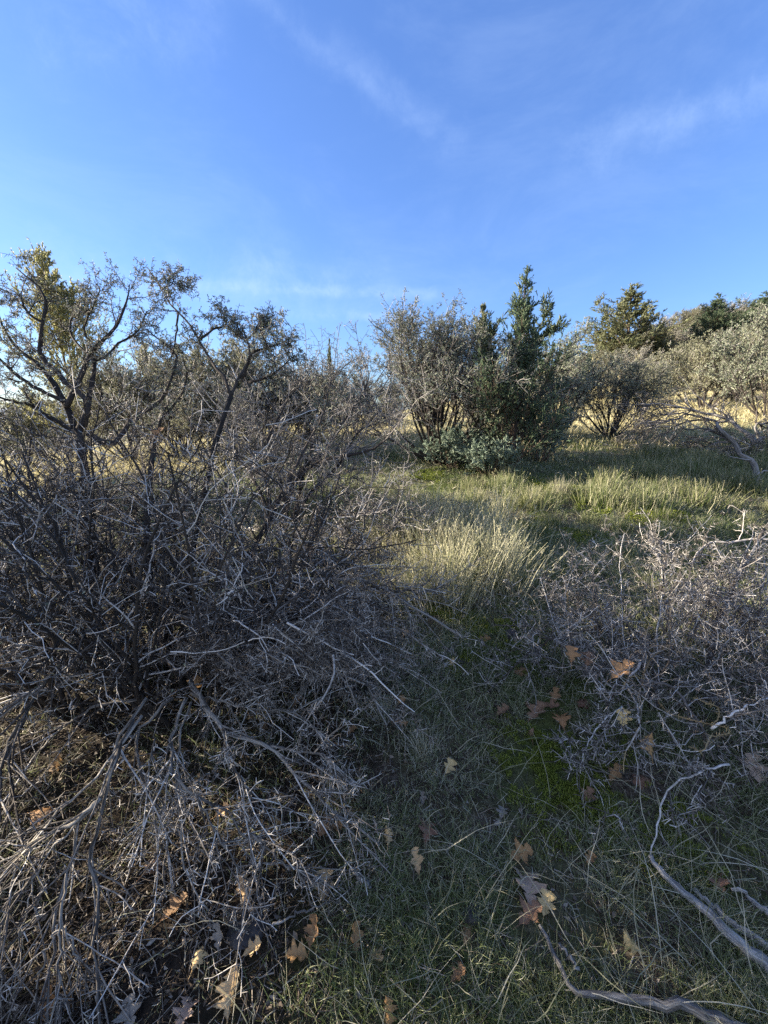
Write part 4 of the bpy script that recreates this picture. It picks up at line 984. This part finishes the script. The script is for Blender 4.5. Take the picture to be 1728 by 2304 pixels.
stick([(790, 1953), (812, 1975), (832, 1995)], .006, .005, 'short pale broken stick in the grass near the middle')
stick([(610, 2085), (680, 2050), (740, 2030)], .003, .002, 'thin straight twig lying in the grass left of centre')
stick([(1380, 1745), (1300, 1715), (1240, 1640)], .003, .002, 'thin grey twig leaning over the moss')
def stone(px, py, w, d, h, label, seed):
    c = ground(px, py); r = np.random.default_rng(seed); n, k = 22, 12; m = MB(); th = np.linspace(0, 2*math.pi, n, endpoint=False); ph = np.linspace(-.35, math.pi/2, k)
    X = np.cos(ph)[:, None]*np.cos(th)[None, :]; Y = np.cos(ph)[:, None]*np.sin(th)[None, :]; Zz = np.sin(ph)[:, None]*np.ones((1, n))
    q = 1+.5*vnoise(X*1.6+seed, Y*1.6+Zz*1.3)+.25*vnoise(X*4+seed, Y*4+Zz*3)
    f = lambda a: np.sign(a)*np.abs(a)**.75
    V = np.stack([f(X)*q*w, f(Y)*q*d, f(Zz)*q*h], -1).reshape(-1, 3)+c; i = (np.arange(k-1)*n)[:, None]; j = np.arange(n)[None, :]; j2 = (j+1) % n
    m.add(V, np.stack([i+j, i+j2, i+n+j2, i+n+j], -1).reshape(-1, 4)); o = m.build('stone', M['stone'], None, c); o.location = [float(v) for v in c]; o.rotation_euler.z = seed; tag(o, label, 'stone', 'stones in the grass')
stone(1062, 2060, .028, .024, .02, 'rounded grey stone in the grass at lower right of centre', 3)
stone(553, 2095, .045, .05, .015, 'dark flat rock sunk in the ground near the bottom left', 5)
stone(1150, 1432, .05, .04, .03, 'small dark stone in the grass left of the thorny shrub', 8)
stone(1038, 1490, .03, .025, .02, 'small brown stone by the tip of the dead branch spray', 9)

# ------------------------------------------------------------------ sky, sun, camera
SUN_AZ, SUN_EL = rad(-80), rad(17)
def sky():
    w = bpy.data.worlds.new('World'); SC.world = w; w.use_nodes = True; nt = w.node_tree; N = nt.nodes; L = nt.links
    bg = N['Background']; bg.inputs['Strength'].default_value = .115
    s = N.new('ShaderNodeTexSky'); s.sky_type = 'NISHITA'; s.sun_disc = False; s.sun_elevation = SUN_EL; s.sun_rotation = SUN_AZ; s.altitude = 900
    s.air_density = 1.2; s.dust_density = .7; s.ozone_density = 3.0
    tc = N.new('ShaderNodeTexCoord')
    def vmath(op, a, b=None):
        n = N.new('ShaderNodeVectorMath'); n.operation = op; L.new(a, n.inputs[0])
        if b is not None: n.inputs[1].default_value = b
        return n
    def math_(op, a, b=None, c=None):
        n = N.new('ShaderNodeMath'); n.operation = op
        for i, q in enumerate((a, b, c)):
            if q is None: continue
            if isinstance(q, (int, float)): n.inputs[i].default_value = q
            else: L.new(q, n.inputs[i])
        return n.outputs[0]
    def rng_(v, a, b, lo=0., hi=1.):
        n = N.new('ShaderNodeMapRange'); n.interpolation_type = 'SMOOTHSTEP'; L.new(v, n.inputs['Value'])
        for k, q in (('From Min', a), ('From Max', b), ('To Min', lo), ('To Max', hi)): n.inputs[k].default_value = q
        return n.outputs[0]
    D = tc.outputs['Generated']
    def noise(scale, sc3, det=6, rg=.6, off=(0, 0, 0)):
        mp = N.new('ShaderNodeMapping'); mp.inputs['Scale'].default_value = sc3; mp.inputs['Location'].default_value = off; L.new(D, mp.inputs['Vector'])
        n = N.new('ShaderNodeTexNoise'); n.inputs['Scale'].default_value = scale; n.inputs['Detail'].default_value = det; n.inputs['Roughness'].default_value = rg; n.inputs['Distortion'].default_value = .4; L.new(mp.outputs[0], n.inputs['Vector']); return n.outputs['Fac']
    total = math_('MULTIPLY', rng_(noise(2.6, (1, 1, 2.6), 8, .65), .40, .75), .16)
    # wisps of cirrus: streaks along great circles, frayed by noise
    def streak(p, q, w, amt, fray, off):
        a = norm(ray(*p)); b = norm(ray(*q)); n = norm(np.cross(a, b)); mid = norm(a+b); half = float(a@mid)
        dn = vmath('DOT_PRODUCT', D, tuple(n)).outputs['Value']
        wob = math_('MULTIPLY_ADD', noise(3.5, (1, 1, 1), 4, .6, off), w*2.5, -w*1.25)
        ac = math_('ABSOLUTE', math_('ADD', dn, wob))
        across = rng_(math_('ADD', ac, math_('MULTIPLY_ADD', noise(22, (1, 1, 1), 5, .7, off), w*1.2, -w*.6)), 0, w, 1, 0)
        along = rng_(vmath('DOT_PRODUCT', D, tuple(mid)).outputs['Value'], half-.004, half+(1-half)*.3)
        fr = rng_(noise(fray*2, (1, 1, 1), 9, .7, off), .3, .78)
        return math_('MULTIPLY', math_('MULTIPLY', across, along), math_('MULTIPLY', fr, amt))
    st = [((500, -60), (1040, 360), .040, .20, 4, (1, 2, 3)), ((560, -10), (980, 300), .016, .16, 6, (4, 2, 3)), ((1270, 360), (1800, 180), .05, .30, 4, (7, 1, 0)), ((1400, 300), (1760, 190), .018, .12, 6, (2, 1, 4)),
          ((300, 640), (1000, 660), .02, .45, 7, (2, 5, 1)), ((560, 700), (1000, 730), .016, .45, 8, (2, 9, 1)), ((-100, 600), (900, 700), .09, .4, 5, (5, 5, 1)), ((840, 802), (900, 797), .006, .8, 9, (1, 5, 8)), ((0, 60), (500, 10), .08, .25, 4, (3, 3, 3))]
    for a in st: total = math_('ADD', total, streak(*a))
    mx = N.new('ShaderNodeMix'); mx.data_type = 'RGBA'; L.new(math_('MULTIPLY', math_('MINIMUM', total, .8), .75), mx.inputs['Factor'])
    gm = N.new('ShaderNodeMix'); gm.data_type = 'RGBA'; gm.blend_type = 'MULTIPLY'; gm.inputs['Factor'].default_value = 1; gm.inputs['B'].default_value = SKYTINT
    bw = N.new('ShaderNodeRGBToBW'); L.new(s.outputs[0], bw.inputs[0])
    fl = vmath('SCALE', s.outputs[0]); L.new(math_('POWER', math_('MULTIPLY', bw.outputs[0], 1/SKYREF), SKYPOW), fl.inputs['Scale'])
    L.new(fl.outputs[0], gm.inputs['A']); L.new(gm.outputs['Result'], mx.inputs['A'])
    mx.inputs['B'].default_value = CLOUD
    # a brighter veil added in the unseen sky behind the viewer to lift shade
    back = rng_(vmath('DOT_PRODUCT', D, (-.45, -.85, .35)).outputs['Value'], .15, .8)
    fill_veil = N.new('ShaderNodeMix'); fill_veil.data_type = 'RGBA'; L.new(math_('MULTIPLY', back, rng_(noise(1.6, (1, 1, 2), 6, .6, (3, 1, 2)), .25, .7, .35, .85)), fill_veil.inputs['Factor'])
    L.new(mx.outputs['Result'], fill_veil.inputs['A']); fill_veil.inputs['B'].default_value = (1.85, 2.15, 2.85, 1)
    L.new(fill_veil.outputs['Result'], bg.inputs['Color'])
SKYTINT = (.67, .785, 1.10, 1); CLOUD = (1.5, 2.0, 2.9, 1); SKYREF = .16; SKYPOW = -.22
sky()
sv = Vector((math.sin(SUN_AZ)*math.cos(SUN_EL), math.cos(SUN_AZ)*math.cos(SUN_EL), math.sin(SUN_EL)))
ld = bpy.data.lights.new('sun', 'SUN'); ld.energy = 5.0; ld.angle = rad(.5); ld.color = (1, .88, .70)
lo = bpy.data.objects.new('sun', ld); COL.objects.link(lo); lo.rotation_euler = sv.to_track_quat('Z', 'Y').to_euler(); lo.location = sv*50
cd = bpy.data.cameras.new('camera'); co = bpy.data.objects.new('camera', cd); COL.objects.link(co)
co.location = [float(v) for v in CAM]; co.rotation_euler = (math.pi/2-PITCH, 0, 0)
cd.sensor_fit = 'VERTICAL'; cd.sensor_height = 24; cd.sensor_width = 18; cd.lens = 24*F/2304; cd.clip_start = .05; cd.clip_end = 8000
SC.camera = co
SC.render.engine = 'CYCLES'; SC.cycles.max_bounces = 6; SC.cycles.transparent_max_bounces = 4
try: SC.cycles.use_denoising = False
except Exception: pass
vs = SC.view_settings; vs.view_transform = 'Standard'; vs.look = 'None'; vs.gamma = 1; vs.exposure = 2.1
